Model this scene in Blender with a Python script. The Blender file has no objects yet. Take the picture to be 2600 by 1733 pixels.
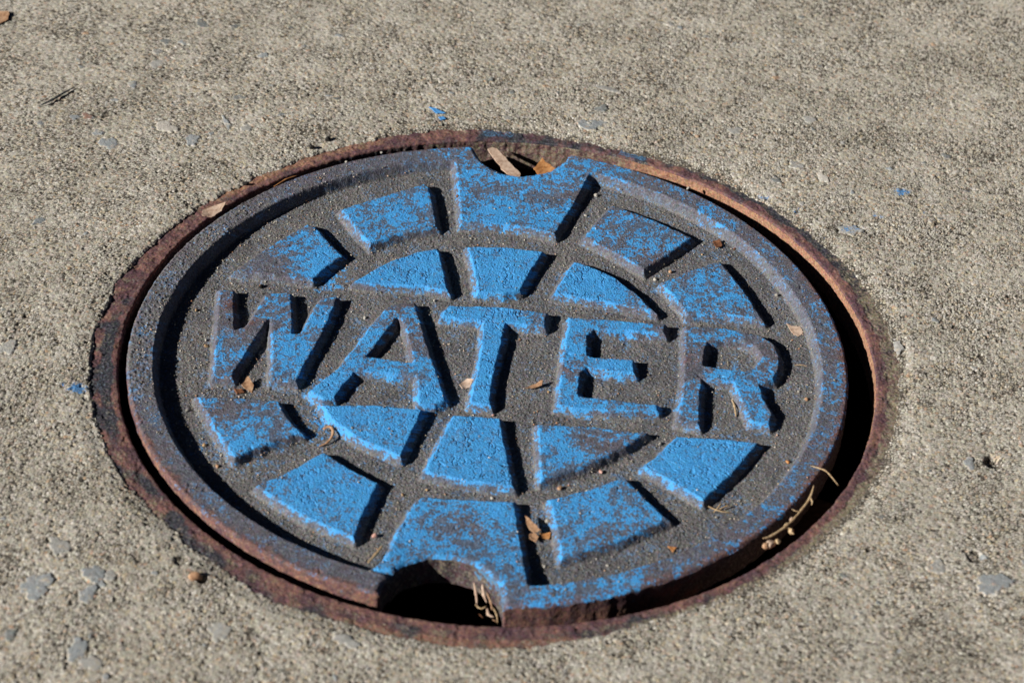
import bpy, math, random
import numpy as np
from mathutils import Matrix, Vector

C = bpy.context.scene
MM = 0.001
random.seed(5)

# ------------------------------------------------------------------ camera
cam_d = bpy.data.cameras.new('camera')
cam = bpy.data.objects.new('camera', cam_d)
C.collection.objects.link(cam)
C.camera = cam
RX = Vector((0.99457986, 0.09812383, 0.03438927))
UY = Vector((-0.0884516, 0.62461033, 0.77591124))
FW = Vector((-0.05465549, 0.77474748, -0.62990406))
m = Matrix.Identity(4)
for i in range(3):
    m[i][0] = RX[i]; m[i][1] = UY[i]; m[i][2] = -FW[i]
m.translation = Vector((0.06682476, -0.81280528, 0.6671521))
cam.matrix_world = m
cam_d.sensor_fit = 'HORIZONTAL'
cam_d.sensor_width = 22.34
cam_d.lens = 55.0
cam_d.clip_start = 0.02
cam_d.clip_end = 200.0
cam_d.dof.use_dof = True
cam_d.dof.focus_distance = 1.10
cam_d.dof.aperture_fstop = 7.5
cam_d.dof.aperture_blades = 7

# ------------------------------------------------------------------ light
SUN_EL = math.radians(27.0)
SHADOW_AZ = math.radians(27.0)       # direction shadows fall, from +x towards +y
to_sun = Vector((-math.cos(SHADOW_AZ) * math.cos(SUN_EL), -math.sin(SHADOW_AZ) * math.cos(SUN_EL), math.sin(SUN_EL)))
sun_d = bpy.data.lights.new('sun', 'SUN')
sun_d.energy = 5.0
sun_d.angle = math.radians(0.5)
sun_d.color = (1.0, 0.97, 0.925)
sun = bpy.data.objects.new('sun', sun_d)
sun.rotation_euler = to_sun.to_track_quat('Z', 'Y').to_euler()
sun.location = to_sun * 5
C.collection.objects.link(sun)

world = bpy.data.worlds.new("World")
C.world = world
world.use_nodes = True
wn = world.node_tree
sky = wn.nodes.new('ShaderNodeTexSky')
sky.sky_type = 'NISHITA'
sky.sun_disc = False
sky.sun_elevation = SUN_EL
sky.sun_rotation = math.atan2(to_sun.x, to_sun.y)
sky.altitude = 1500
sky.air_density = 0.12
sky.dust_density = 0.1
sky.ozone_density = 1.0
wbg = wn.nodes['Background']
wbg.inputs['Strength'].default_value = 0.05
wn.links.new(sky.outputs[0], wbg.inputs[0])

C.view_settings.view_transform = 'Standard'
C.view_settings.look = 'None'
C.view_settings.gamma = 1.0
C.view_settings.exposure = 0.1
C.view_settings.use_curve_mapping = False
C.cycles.diffuse_bounces = 1

# ------------------------------------------------------------------ noise
def _hash(ix, iy, seed):
    h = (ix.astype(np.int64) * 374761393 + iy.astype(np.int64) * 668265263 + seed * 1274126177) & 0xFFFFFFFF
    h = h.astype(np.uint64)
    h = ((h ^ (h >> np.uint64(13))) * np.uint64(1274126177)) & np.uint64(0xFFFFFFFF)
    h = ((h ^ (h >> np.uint64(16))) * np.uint64(2246822519)) & np.uint64(0xFFFFFFFF)
    return (h ^ (h >> np.uint64(15))).astype(np.float64) / 4294967296.0

def vnoise(x, y, s, seed=0):
    """smooth gradient noise, feature size s, about -1..1"""
    x = x / s; y = y / s
    ix = np.floor(x); iy = np.floor(y)
    fx = x - ix; fy = y - iy
    u = fx * fx * fx * (fx * (fx * 6 - 15) + 10); v = fy * fy * fy * (fy * (fy * 6 - 15) + 10)
    out = 0
    for dx in (0, 1):
        for dy in (0, 1):
            a = _hash(ix + dx, iy + dy, seed) * 2 * np.pi
            g = np.cos(a) * (fx - dx) + np.sin(a) * (fy - dy)
            out = out + g * (u if dx else 1 - u) * (v if dy else 1 - v)
    return out * 1.5

def fbm(x, y, s, octaves=4, seed=0, gain=0.55):
    t = 0; a = 1.0; n = 0.0
    for o in range(octaves):
        t = t + a * vnoise(x + 17.3 * o, y - 9.1 * o, s / (2 ** o), seed + o * 7); n += a * a; a *= gain
    return t / math.sqrt(n)

def uni(v):
    """noise -> roughly uniform 0..1"""
    return 0.5 + 0.5 * np.tanh(v * 2.2 / max(1e-6, 2.4 * float(np.std(v))))

def worley(x, y, s, seed=0, jit=0.9):
    """nearest-point distance (in cells), second distance, id value of the nearest cell"""
    x = x / s; y = y / s
    ix = np.floor(x); iy = np.floor(y)
    f1 = np.full(x.shape, 9.0); f2 = np.full(x.shape, 9.0); idv = np.zeros(x.shape)
    for dx in (-1, 0, 1):
        for dy in (-1, 0, 1):
            cx = ix + dx; cy = iy + dy
            px = cx + 0.5 + jit * (_hash(cx, cy, seed) - 0.5); py = cy + 0.5 + jit * (_hash(cx, cy, seed + 31) - 0.5)
            d = np.hypot(px - x, py - y)
            near = d < f1
            f2 = np.where(near, f1, np.minimum(f2, d))
            idv = np.where(near, _hash(cx, cy, seed + 77), idv)
            f1 = np.where(near, d, f1)
    return f1, f2, idv

def sstep(a, b, x):
    t = np.clip((x - a) / (b - a), 0, 1)
    return t * t * (3 - 2 * t)

def sd_poly(x, y, poly):
    """signed distance to a closed polygon, negative inside"""
    P = np.array(poly, float); n = len(P)
    d = np.full(x.shape, 1e9); s = np.ones(x.shape)
    for i in range(n):
        a = P[i]; b = P[i - 1]
        ex, ey = b[0] - a[0], b[1] - a[1]
        wx, wy = x - a[0], y - a[1]
        t = np.clip((wx * ex + wy * ey) / (ex * ex + ey * ey), 0, 1)
        d = np.minimum(d, (wx - ex * t) ** 2 + (wy - ey * t) ** 2)
        c1 = y >= a[1]; c2 = y < b[1]; c3 = ex * wy > ey * wx
        flip = (c1 & c2 & c3) | (~c1 & ~c2 & ~c3)
        s = np.where(flip, -s, s)
    return s * np.sqrt(d)

# ------------------------------------------------------------------ object helpers
def tag(o, label=None, cat=None, group=None, kind=None):
    if label: o['label'] = label
    if cat: o['category'] = cat
    if group: o['group'] = group
    if kind: o['kind'] = kind
    return o

def link(name, me, mat=None, parent=None):
    o = bpy.data.objects.new(name, me)
    C.collection.objects.link(o)
    if mat: me.materials.append(mat)
    if parent: o.parent = parent
    return o

def np_mesh(name, V, Q, smooth=True, attrs=None, colors=None):
    """V: n x 3 in mm, Q: m x 4 quads"""
    me = bpy.data.meshes.new(name)
    me.vertices.add(len(V))
    me.vertices.foreach_set('co', (np.asarray(V, np.float32) * np.float32(MM)).ravel())
    Q = np.asarray(Q, np.int32); k = Q.shape[1]
    me.loops.add(Q.size); me.polygons.add(len(Q))
    me.loops.foreach_set('vertex_index', Q.ravel())
    me.polygons.foreach_set('loop_start', np.arange(0, Q.size, k, dtype=np.int32))
    me.polygons.foreach_set('loop_total', np.full(len(Q), k, np.int32))
    me.polygons.foreach_set('use_smooth', np.full(len(Q), smooth))
    for an, av in (attrs or {}).items():
        at = me.attributes.new(an, 'FLOAT', 'POINT')
        at.data.foreach_set('value', np.asarray(av, np.float32).ravel())
    for an, av in (colors or {}).items():
        at = me.attributes.new(an, 'FLOAT_COLOR', 'POINT')
        at.data.foreach_set('color', np.asarray(av, np.float32).ravel())
    me.update(calc_edges=True)
    me.validate(clean_customdata=False)
    return me

def srgb(r, g, b):
    f = lambda c: (c / 255 / 12.92) if c <= 10 else ((c / 255 + 0.055) / 1.055) ** 2.4
    return (f(r), f(g), f(b), 1.0)

class NT:
    """small node-tree writer"""
    def __init__(self, name):
        self.m = bpy.data.materials.new(name); self.m.use_nodes = True
        self.t = self.m.node_tree; self.b = self.t.nodes['Principled BSDF']
        self.tc = self.t.nodes.new('ShaderNodeTexCoord')
    def new(self, typ, **kw):
        n = self.t.nodes.new(typ)
        for k, v in kw.items(): setattr(n, k, v)
        return n
    def set(self, sock, v):
        if isinstance(v, bpy.types.NodeSocket): self.t.links.new(v, sock)
        else: sock.default_value = v
    def attr(self, name, out='Fac'):
        n = self.new('ShaderNodeAttribute'); n.attribute_name = name; return n.outputs[out]
    def tint(self, col, scale_mm, amount):
        """small shifts of hue from grain to grain"""
        n = self.new('ShaderNodeTexNoise'); n.inputs['Scale'].default_value = 1000.0 / scale_mm
        n.inputs['Detail'].default_value = 3; n.inputs['Roughness'].default_value = 0.7
        self.t.links.new(self.tc.outputs['Object'], n.inputs['Vector'])
        return self.mix(amount, col, n.outputs['Color'], 'OVERLAY')
    def noise(self, scale_mm, detail=4, rough=0.6):
        n = self.new('ShaderNodeTexNoise'); n.inputs['Scale'].default_value = 1000.0 / scale_mm
        n.inputs['Detail'].default_value = detail; n.inputs['Roughness'].default_value = rough
        self.t.links.new(self.tc.outputs['Object'], n.inputs['Vector']); return n.outputs['Fac']
    def voro(self, scale_mm, out='Distance', feature='F1'):
        n = self.new('ShaderNodeTexVoronoi'); n.feature = feature; n.inputs['Scale'].default_value = 1000.0 / scale_mm
        self.t.links.new(self.tc.outputs['Object'], n.inputs['Vector']); return n.outputs[out]
    def math(self, op, a, b=0.0, clamp=False):
        n = self.new('ShaderNodeMath'); n.operation = op; n.use_clamp = clamp
        self.set(n.inputs[0], a); self.set(n.inputs[1], b); return n.outputs[0]
    def rng(self, v, a, b, c=0.0, d=1.0):
        n = self.new('ShaderNodeMapRange'); n.interpolation_type = 'SMOOTHSTEP'
        self.set(n.inputs[0], v)
        for i, q in enumerate((a, b, c, d)): self.set(n.inputs[i + 1], q)
        return n.outputs[0]
    def mix(self, f, a, b, mode='MIX'):
        n = self.new('ShaderNodeMix'); n.data_type = 'RGBA'; n.blend_type = mode
        self.set(n.inputs[0], f); self.set(n.inputs[6], a); self.set(n.inputs[7], b); return n.outputs[2]
    def ramp(self, f, stops):
        n = self.new('ShaderNodeValToRGB'); e = n.color_ramp.elements
        while len(e) < len(stops): e.new(0.5)
        for k, (pos, col) in enumerate(stops): e[k].position = pos; e[k].color = col
        self.set(n.inputs[0], f); return n.outputs[0]
    def bump(self, h, dist_mm, strength=1.0, prev=None):
        n = self.new('ShaderNodeBump'); n.inputs['Strength'].default_value = strength
        n.inputs['Distance'].default_value = dist_mm * MM
        self.set(n.inputs['Height'], h)
        if prev is not None: self.t.links.new(prev, n.inputs['Normal'])
        return n.outputs[0]
    def done(self, col, rough, normal=None, metal=None, spec=0.4):
        self.set(self.b.inputs['Base Color'], col); self.set(self.b.inputs['Roughness'], rough)
        if normal is not None: self.t.links.new(normal, self.b.inputs['Normal'])
        if metal is not None: self.set(self.b.inputs['Metallic'], metal)
        self.set(self.b.inputs['Specular IOR Level'], spec)
        return self.m

# ------------------------------------------------------------------ materials
def make_cover_material():
    n = NT('painted_cast_iron')
    paint = n.attr('paint'); rust = n.attr('rust'); dust = n.attr('dust'); grit = n.attr('grit')
    big = n.noise(14, 5, 0.65); mid = n.noise(3.0, 5, 0.65); fine = n.noise(0.9, 4, 0.75); spk = n.noise(0.5, 2, 0.6)
    iron = n.ramp(n.math('ADD', n.math('MULTIPLY', fine, 0.6), n.math('MULTIPLY', mid, 0.4)),
                  [(0.3, srgb(50, 50, 58)), (0.45, srgb(94, 95, 105)), (0.56, srgb(122, 122, 131)), (0.7, srgb(158, 156, 160))])
    iron = n.mix(n.math('MULTIPLY', n.rng(big, 0.45, 0.62), 0.4), iron, n.ramp(fine, [(0.3, srgb(76, 62, 66)), (0.7, srgb(142, 124, 120))]))
    rustc = n.ramp(n.math('ADD', n.math('MULTIPLY', mid, 0.5), n.math('MULTIPLY', fine, 0.5)),
                   [(0.3, srgb(60, 34, 34)), (0.45, srgb(104, 68, 62)), (0.56, srgb(140, 98, 82)), (0.7, srgb(182, 134, 104))])
    rm = n.rng(n.math('ADD', rust, n.math('ADD', n.math('MULTIPLY', n.math('SUBTRACT', mid, 0.5), 1.1), n.math('MULTIPLY', n.math('SUBTRACT', fine, 0.5), 0.7))), 0.35, 0.72)
    c = n.mix(n.math('MULTIPLY', rm, 0.85), iron, rustc)
    dustc = n.ramp(n.math('ADD', n.math('MULTIPLY', fine, 0.6), n.math('MULTIPLY', spk, 0.4)),
                   [(0.28, srgb(66, 65, 66)), (0.44, srgb(108, 105, 104)), (0.58, srgb(142, 138, 134)), (0.75, srgb(208, 202, 192))])
    dustc = n.mix(n.math('MULTIPLY', n.rng(big, 0.42, 0.62), 0.65), dustc, n.ramp(fine, [(0.3, srgb(56, 56, 60)), (0.7, srgb(122, 121, 124))]))
    dm = n.rng(n.math('ADD', dust, n.math('MULTIPLY', n.math('SUBTRACT', mid, 0.5), 0.9)), 0.2, 0.8)
    c = n.mix(dm, c, dustc)
    c = n.tint(c, 1.1, 0.42)
    # a thin grey blue film stays in the pores where the coat has worn away
    film = n.math('MULTIPLY', n.rng(n.math('ADD', n.attr('cover'), n.math('MULTIPLY', n.math('SUBTRACT', mid, 0.5), 1.0)), 0.2, 0.68), 0.62)
    c = n.mix(film, c, n.ramp(fine, [(0.3, srgb(62, 84, 112)), (0.5, srgb(92, 118, 148)), (0.7, srgb(120, 142, 166))]))
    # paint: worn to a speckled film, never a clean edge
    pf = n.math('ADD', paint, n.math('ADD', n.math('MULTIPLY', n.math('SUBTRACT', fine, 0.5), 1.8), n.math('MULTIPLY', n.math('SUBTRACT', mid, 0.5), 0.7)))
    pm = n.math('MULTIPLY', n.rng(pf, 0.06, 0.92), 0.97)
    pc = n.ramp(n.math('ADD', n.math('MULTIPLY', mid, 0.55), n.math('MULTIPLY', fine, 0.45)),
                [(0.28, srgb(50, 136, 206)), (0.42, srgb(72, 168, 240)), (0.6, srgb(84, 180, 249)), (0.75, srgb(124, 202, 252))])
    pc = n.mix(n.rng(paint, 0.9, 0.3, 0.0, 0.3), pc, iron)
    pc = n.tint(pc, 1.6, 0.18)
    c = n.mix(pm, c, pc)
    # brown pinholes through the paint
    hole = n.math('MULTIPLY', n.rng(n.voro(1.6), 0.26, 0.12), n.rng(mid, 0.5, 0.6))
    c = n.mix(n.math('MULTIPLY', hole, 0.5), c, srgb(84, 74, 78))
    pit_ = n.math('MULTIPLY', n.rng(n.voro(1.15), 0.22, 0.10), n.rng(n.noise(5, 3), 0.5, 0.62))
    c = n.mix(n.math('MULTIPLY', pit_, n.math('MULTIPLY', pm, 0.8)), c, srgb(24, 40, 62))
    # pale quartz grains caught in the dirt
    q = n.math('MULTIPLY', n.rng(n.voro(0.8), 0.18, 0.1), n.rng(n.voro(0.8, 'Color'), 0.66, 0.70))
    q = n.math('MULTIPLY', q, grit)
    c = n.mix(q, c, srgb(206, 198, 184))
    h = n.math('ADD', n.math('MULTIPLY', fine, 0.7), n.math('MULTIPLY', n.rng(n.voro(0.7), 0.0, 0.6, 1.0, 0.0), 0.4))
    nrm = n.bump(h, 0.42, 1.0)
    rough = n.rng(pm, 0, 1, 0.85, 0.68)
    return n.done(c, rough, nrm, spec=0.3)

def make_ring_material():
    n = NT('rusted_frame_iron')
    dark = n.attr('dark'); blue = n.attr('paint'); dust = n.attr('dust')
    mid = n.noise(4.5, 5, 0.7); fine = n.noise(1.0, 4, 0.75); big = n.noise(13, 4, 0.6); spk = n.noise(0.6, 2, 0.6)
    rustc = n.ramp(n.math('ADD', n.math('MULTIPLY', mid, 0.5), n.math('MULTIPLY', fine, 0.5)),
                   [(0.28, srgb(54, 38, 44)), (0.42, srgb(104, 76, 78)), (0.53, srgb(142, 104, 94)), (0.66, srgb(192, 148, 122))])
    plum = n.ramp(fine, [(0.3, srgb(56, 38, 46)), (0.5, srgb(98, 72, 78)), (0.7, srgb(140, 112, 112))])
    rustc = n.mix(n.rng(big, 0.42, 0.62), rustc, plum)
    orange = n.ramp(fine, [(0.3, srgb(108, 74, 60)), (0.5, srgb(172, 128, 102)), (0.7, srgb(206, 168, 136))])
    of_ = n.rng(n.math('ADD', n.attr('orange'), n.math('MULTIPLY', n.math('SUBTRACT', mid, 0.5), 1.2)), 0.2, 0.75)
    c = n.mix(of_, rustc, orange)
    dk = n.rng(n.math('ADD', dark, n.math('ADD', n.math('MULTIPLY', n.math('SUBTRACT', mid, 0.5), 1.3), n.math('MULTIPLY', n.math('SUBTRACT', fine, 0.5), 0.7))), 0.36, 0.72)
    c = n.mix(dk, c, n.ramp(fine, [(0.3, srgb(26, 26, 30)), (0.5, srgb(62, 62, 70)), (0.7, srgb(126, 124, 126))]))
    dm = n.rng(n.math('ADD', dust, n.math('ADD', n.math('MULTIPLY', n.math('SUBTRACT', mid, 0.5), 1.3), n.math('MULTIPLY', n.math('SUBTRACT', fine, 0.5), 0.9))), 0.35, 0.75)
    c = n.mix(dm, c, n.ramp(n.math('ADD', n.math('MULTIPLY', fine, 0.5), n.math('MULTIPLY', spk, 0.5)), [(0.3, srgb(84, 74, 62)), (0.5, srgb(140, 127, 108)), (0.7, srgb(196, 184, 162))]))
    bm = n.rng(n.math('ADD', blue, n.math('MULTIPLY', n.math('SUBTRACT', fine, 0.5), 1.5)), 0.35, 0.75)
    c = n.tint(c, 1.3, 0.5)
    c = n.mix(n.math('MULTIPLY', bm, 0.75), c, srgb(88, 146, 190))
    h = n.math('ADD', n.math('MULTIPLY', fine, 0.6), n.math('MULTIPLY', mid, 0.4))
    return n.done(c, 0.82, n.bump(h, 0.5), spec=0.3)

def make_dark_iron():
    n = NT('dark_shaft_iron')
    f = n.noise(3, 4)
    return n.done(n.ramp(f, [(0.3, srgb(20, 17, 15)), (0.7, srgb(58, 46, 38))]), 0.95, n.bump(f, 0.4), spec=0.1)

def make_concrete():
    n = NT('sandy_concrete')
    gid = n.attr('grain'); grime = n.attr('grime'); stone = n.attr('stone', 'Color'); sm = n.attr('stone_mask')
    paint = n.attr('paint')
    fine = n.noise(0.8, 4, 0.7); big = n.noise(45, 4, 0.6); mid = n.noise(4, 4, 0.65)
    sand = n.ramp(gid, [(0.0, srgb(120, 116, 112)), (0.06, srgb(172, 163, 146)), (0.2, srgb(220, 214, 200)), (0.38, srgb(184, 175, 155)), (0.56, srgb(236, 231, 220)),
                        (0.7, srgb(206, 184, 146)), (0.84, srgb(186, 184, 178)), (0.95, srgb(202, 158, 118)), (1.0, srgb(246, 242, 234))])
    sand = n.mix(n.rng(fine, 0.3, 0.7, 0.0, 0.3), sand, srgb(234, 227, 213))
    sand = n.mix(n.rng(mid, 0.3, 0.5, 0.35, 0.0), sand, srgb(142, 134, 118))
    sand = n.mix(n.math('MULTIPLY', n.rng(big, 0.40, 0.62), 0.28), sand, srgb(160, 153, 136))
    sand = n.mix(n.math('MULTIPLY', n.rng(n.noise(20, 4, 0.65), 0.50, 0.66), 0.4), sand, srgb(216, 211, 198))
    sand = n.tint(sand, 1.4, 0.22)
    dirt = n.ramp(fine, [(0.3, srgb(50, 46, 42)), (0.7, srgb(116, 108, 96))])
    g = n.rng(n.math('ADD', grime, n.math('MULTIPLY', n.math('SUBTRACT', fine, 0.5), 0.7)), 0.25, 0.85)
    c = n.mix(g, sand, dirt)
    st = n.mix(0.45, stone, n.ramp(n.noise(1.8, 4, 0.75), [(0.3, srgb(70, 78, 84)), (0.5, srgb(150, 154, 156)), (0.7, srgb(215, 213, 208))]), 'OVERLAY')
    smk = n.rng(n.math('ADD', sm, n.math('ADD', n.math('MULTIPLY', n.math('SUBTRACT', mid, 0.5), 1.3), n.math('MULTIPLY', n.math('SUBTRACT', fine, 0.5), 1.2))), 0.35, 0.75)
    c = n.mix(n.math('MULTIPLY', smk, 0.7), c, st)
    bl = n.rng(n.math('ADD', paint, n.math('MULTIPLY', n.math('SUBTRACT', n.noise(1.4, 3, 0.7), 0.5), 1.6)), 0.35, 0.65)
    c = n.mix(n.math('MULTIPLY', bl, 0.85), c, srgb(64, 142, 206))
    h = n.math('ADD', n.math('MULTIPLY', fine, 0.7), n.math('MULTIPLY', n.rng(n.voro(0.8), 0.0, 0.6, 1.0, 0.0), 0.4))
    return n.done(c, 0.92, n.bump(h, 0.22), spec=0.2)

def simple(name, stops, scale=2.0, rough=0.7, bump=0.1, spec=0.3, trans=0.0):
    n = NT(name); f = n.noise(scale, 5, 0.65)
    mt = n.done(n.ramp(f, stops), rough, n.bump(f, bump), spec=spec)
    return mt

M_COVER = make_cover_material()
M_RING = make_ring_material()
M_SHAFT = make_dark_iron()
M_CONC = make_concrete()
M_PALE_LEAF = simple('pale_dry_leaf', [(0.3, srgb(168, 132, 110)), (0.5, srgb(214, 184, 160)), (0.7, srgb(234, 208, 186))])
M_TAN_LEAF = simple('tan_dry_leaf', [(0.3, srgb(136, 96, 70)), (0.5, srgb(188, 146, 112)), (0.7, srgb(214, 180, 146))], 1.5)
M_ORANGE_LEAF = simple('orange_dry_leaf', [(0.3, srgb(148, 92, 50)), (0.5, srgb(200, 138, 84)), (0.7, srgb(222, 168, 112))])
M_BROWN = simple('brown_bark', [(0.3, srgb(74, 46, 32)), (0.5, srgb(128, 84, 58)), (0.7, srgb(160, 112, 82))], 1.0)
M_STRAW = simple('dry_straw', [(0.3, srgb(140, 108, 74)), (0.5, srgb(196, 166, 126)), (0.7, srgb(222, 200, 164))], 0.9)
M_WHITE = simple('white_quartz_pebble', [(0.3, srgb(140, 134, 124)), (0.5, srgb(186, 180, 168)), (0.7, srgb(220, 214, 204))], 0.8, 0.5)
M_YELLOW = simple('ochre_pebble', [(0.3, srgb(140, 110, 78)), (0.5, srgb(190, 156, 114)), (0.7, srgb(216, 186, 146))], 0.8, 0.6)
M_PINK = simple('pink_pebble', [(0.3, srgb(160, 112, 98)), (0.5, srgb(208, 160, 144)), (0.7, srgb(228, 190, 176))], 0.8, 0.6)
M_BLACK = simple('black_stone', [(0.3, srgb(22, 21, 20)), (0.7, srgb(54, 50, 46))], 0.8, 0.8)
M_TWIG = simple('dark_twig', [(0.3, srgb(44, 48, 54)), (0.7, srgb(86, 86, 86))], 1.5, 0.8)
M_BLUECHIP = simple('blue_paint_chip', [(0.3, srgb(70, 150, 225)), (0.7, srgb(110, 180, 240))], 1.5, 0.5)

# ------------------------------------------------------------------ the cast iron cover (outlines in mm, seen from above)
SHAPES = {
    'W': [(-119.9, 27.8), (-112.8, 28.0), (-109.5, 11.8), (-107.4, 1.8), (-103.7, 4.9), (-101.1, 17.3), (-99.2, 28.1), (-88.0, 29.7), (-85.1, 15.3), (-82.7, 2.7), (-80.4, 3.1), (-77.7, 19.8), (-75.3, 28.5), (-67.7, 30.0), (-69.1, 13.2), (-71.7, -4.2), (-74.7, -18.7), (-76.0, -29.5), (-87.5, -29.5), (-91.4, -4.4), (-94.6, 9.6), (-98.0, -6.2), (-100.3, -16.5), (-102.3, -25.9), (-102.2, -30.7), (-111.2, -31.2), (-115.0, -6.1)],
    'A': [(-47.9, 23.2), (-44.3, 28.5), (-34.8, 30.7), (-29.5, 14.6), (-22.8, -5.6), (-17.9, -19.7), (-13.9, -31.7), (-18.0, -35.8), (-25.4, -36.9), (-27.0, -26.7), (-28.6, -18.0), (-38.9, -19.0), (-49.3, -19.2), (-53.4, -20.2), (-56.3, -28.4), (-59.2, -37.2), (-64.1, -38.7), (-71.1, -33.7), (-68.6, -30.1), (-61.2, -16.8), (-56.8, -4.6), (-52.1, 11.4)],
    'A_hole': [(-40.8, 18.6), (-45.3, 4.7), (-49.4, -8.1), (-40.3, -8.5), (-31.0, -9.7), (-34.5, 3.6), (-38.2, 15.1)],
    'T': [(-20.7, 30.6), (0.2, 32.7), (22.4, 31.5), (22.3, 26.3), (22.0, 21.0), (5.6, 21.3), (5.0, 5.9), (4.1, -10.9), (3.9, -24.0), (4.9, -33.4), (-5.0, -32.4), (-4.5, -17.9), (-4.0, 1.2), (-5.0, 20.6), (-14.8, 21.4), (-22.9, 21.5), (-22.3, 26.0)],
    'E': [(30.8, 29.7), (49.5, 30.8), (72.7, 30.7), (73.1, 23.3), (54.5, 23.2), (43.0, 21.6), (40.6, 17.7), (41.4, 5.6), (43.6, 4.7), (60.7, 5.1), (61.9, -4.4), (51.9, -4.8), (41.7, -3.3), (39.5, -7.6), (39.7, -19.8), (41.5, -21.4), (56.1, -21.8), (72.6, -21.9), (72.6, -26.7), (53.6, -29.8), (40.0, -30.3), (30.7, -29.4), (30.4, -3.9), (30.6, 21.4)],
    'R': [(80.4, 30.5), (91.3, 31.6), (99.7, 31.7), (113.8, 28.9), (119.0, 24.7), (121.7, 16.0), (122.0, 8.0), (119.5, -0.3), (113.9, -4.2), (116.0, -13.5), (119.5, -21.6), (118.1, -29.6), (110.1, -28.6), (106.1, -16.8), (102.0, -4.7), (95.8, -4.1), (90.1, -4.4), (89.7, -13.3), (90.1, -34.2), (80.2, -31.8), (81.0, -16.4), (81.3, -2.7), (80.8, 15.2)],
    'R_hole': [(91.4, 20.3), (98.0, 23.0), (104.4, 23.5), (110.8, 20.5), (113.4, 13.8), (111.1, 7.5), (106.8, 4.4), (98.6, 4.5), (90.4, 5.5), (90.2, 13.5)],
    'L2': [(-76.9, 92.8), (-58.9, 105.9), (-41.9, 118.0), (-39.0, 115.0), (-31.4, 85.1), (-47.1, 77.9), (-59.8, 68.1), (-67.3, 77.6)],
    'NT': [(-31.7, 141.4), (-28.6, 126.4), (-22.1, 88.8), (-3.1, 91.1), (8.8, 89.9), (20.7, 86.9), (26.7, 109.3), (32.9, 133.5), (37.2, 150.0)],
    'iL': [(-63.5, 40.4), (-57.1, 49.2), (-49.5, 58.3), (-40.2, 65.1), (-30.0, 70.2), (-28.5, 67.1), (-20.9, 38.9), (-32.0, 41.5), (-45.6, 40.7), (-57.4, 39.6)],
    'iM': [(-18.0, 73.4), (-1.2, 75.4), (17.0, 74.3), (12.6, 58.7), (9.1, 44.6), (2.3, 41.4), (-9.3, 40.1), (-13.2, 57.8)],
    'iR': [(29.9, 69.5), (38.8, 66.2), (48.8, 60.5), (59.6, 49.9), (68.5, 37.7), (44.8, 42.2), (23.1, 44.5), (26.5, 57.8)],
    'R1': [(43.8, 114.0), (64.3, 104.8), (81.6, 94.2), (71.8, 80.2), (61.2, 66.7), (46.6, 78.0), (32.8, 87.1), (38.0, 100.4)],
    'R2': [(94.2, 79.2), (105.4, 59.3), (114.3, 39.0), (97.4, 40.1), (81.3, 37.6), (75.0, 49.3), (68.6, 59.1), (80.9, 70.0)],
    'L1': [(-89.7, 79.9), (-86.0, 78.7), (-78.3, 68.6), (-70.1, 58.9), (-76.0, 48.7), (-80.6, 39.3), (-98.8, 40.4), (-116.2, 40.4), (-104.1, 60.5)],
    'LB1': [(-115.7, -43.1), (-99.2, -41.6), (-81.6, -41.5), (-75.6, -51.7), (-68.4, -60.1), (-81.5, -68.3), (-93.0, -79.3), (-105.0, -61.9)],
    'LB2': [(-58.6, -69.6), (-46.7, -78.4), (-34.1, -85.0), (-37.0, -101.7), (-39.3, -118.1), (-61.4, -108.4), (-82.5, -93.5), (-71.0, -83.4)],
    'NB': [(-16.2, -90.4), (1.6, -89.8), (19.8, -88.5), (24.4, -110.1), (29.0, -131.7), (30.4, -137.3), (-30.8, -134.9), (-26.2, -126.8), (-23.2, -107.7), (-19.5, -94.8)],
    'RB1': [(32.3, -85.6), (47.0, -77.7), (61.6, -68.2), (70.4, -79.5), (80.6, -90.9), (61.3, -106.2), (40.2, -118.5), (36.6, -101.8)],
    'RB2': [(80.6, -41.1), (96.9, -40.0), (114.4, -40.4), (103.9, -61.7), (93.0, -78.7), (80.8, -70.2), (67.8, -61.7), (74.4, -51.5)],
    'jL': [(-64.8, -41.5), (-42.9, -38.7), (-22.3, -38.8), (-24.8, -53.6), (-27.8, -69.4), (-46.1, -61.0), (-56.9, -52.7)],
    'jM': [(-10.4, -40.6), (-0.8, -39.8), (9.2, -39.9), (14.2, -61.0), (18.9, -81.0), (0.5, -80.3), (-17.9, -77.0), (-14.1, -56.5)],
    'jR': [(23.8, -41.5), (45.8, -39.7), (69.3, -40.5), (60.9, -51.0), (47.5, -63.1), (28.5, -76.0), (26.1, -59.4)],
}

Z_FLOOR = -5.2; Z_TOP = -1.5; R_COVER = 150.0; THICK = 13.4
NOTCHES = [(-0.7, 151.6, 22.2), (-2.4, -147.4, 23.3)]
RUN = 2.3

N = 1160
g = np.linspace(-1, 1, N)
A_, B_ = np.meshgrid(g, g, indexing='ij')
a = A_.ravel(); b = B_.ravel()
big_a = np.abs(a) >= np.abs(b)
with np.errstate(divide='ignore', invalid='ignore'):
    rr = np.where(big_a, a, b)
    ph = np.where(big_a, (np.pi / 4) * np.where(a == 0, 0, b / a), np.pi / 2 - (np.pi / 4) * np.where(b == 0, 0, a / b))
ph = np.nan_to_num(ph)
X = R_COVER * rr * np.cos(ph); Y = R_COVER * rr * np.sin(ph)
TH = np.arctan2(Y, X); R = np.hypot(X, Y)
# uneven outer edge
edge = 0.30 * vnoise(TH * 150, TH * 0 + 3.3, 5, 3) + 0.22 * vnoise(TH * 150, TH * 0 + 7.7, 1.6, 4)
k = 1 + edge * sstep(140, 150, R) / np.maximum(R, 1)
X *= k; Y *= k; R *= k

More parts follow.
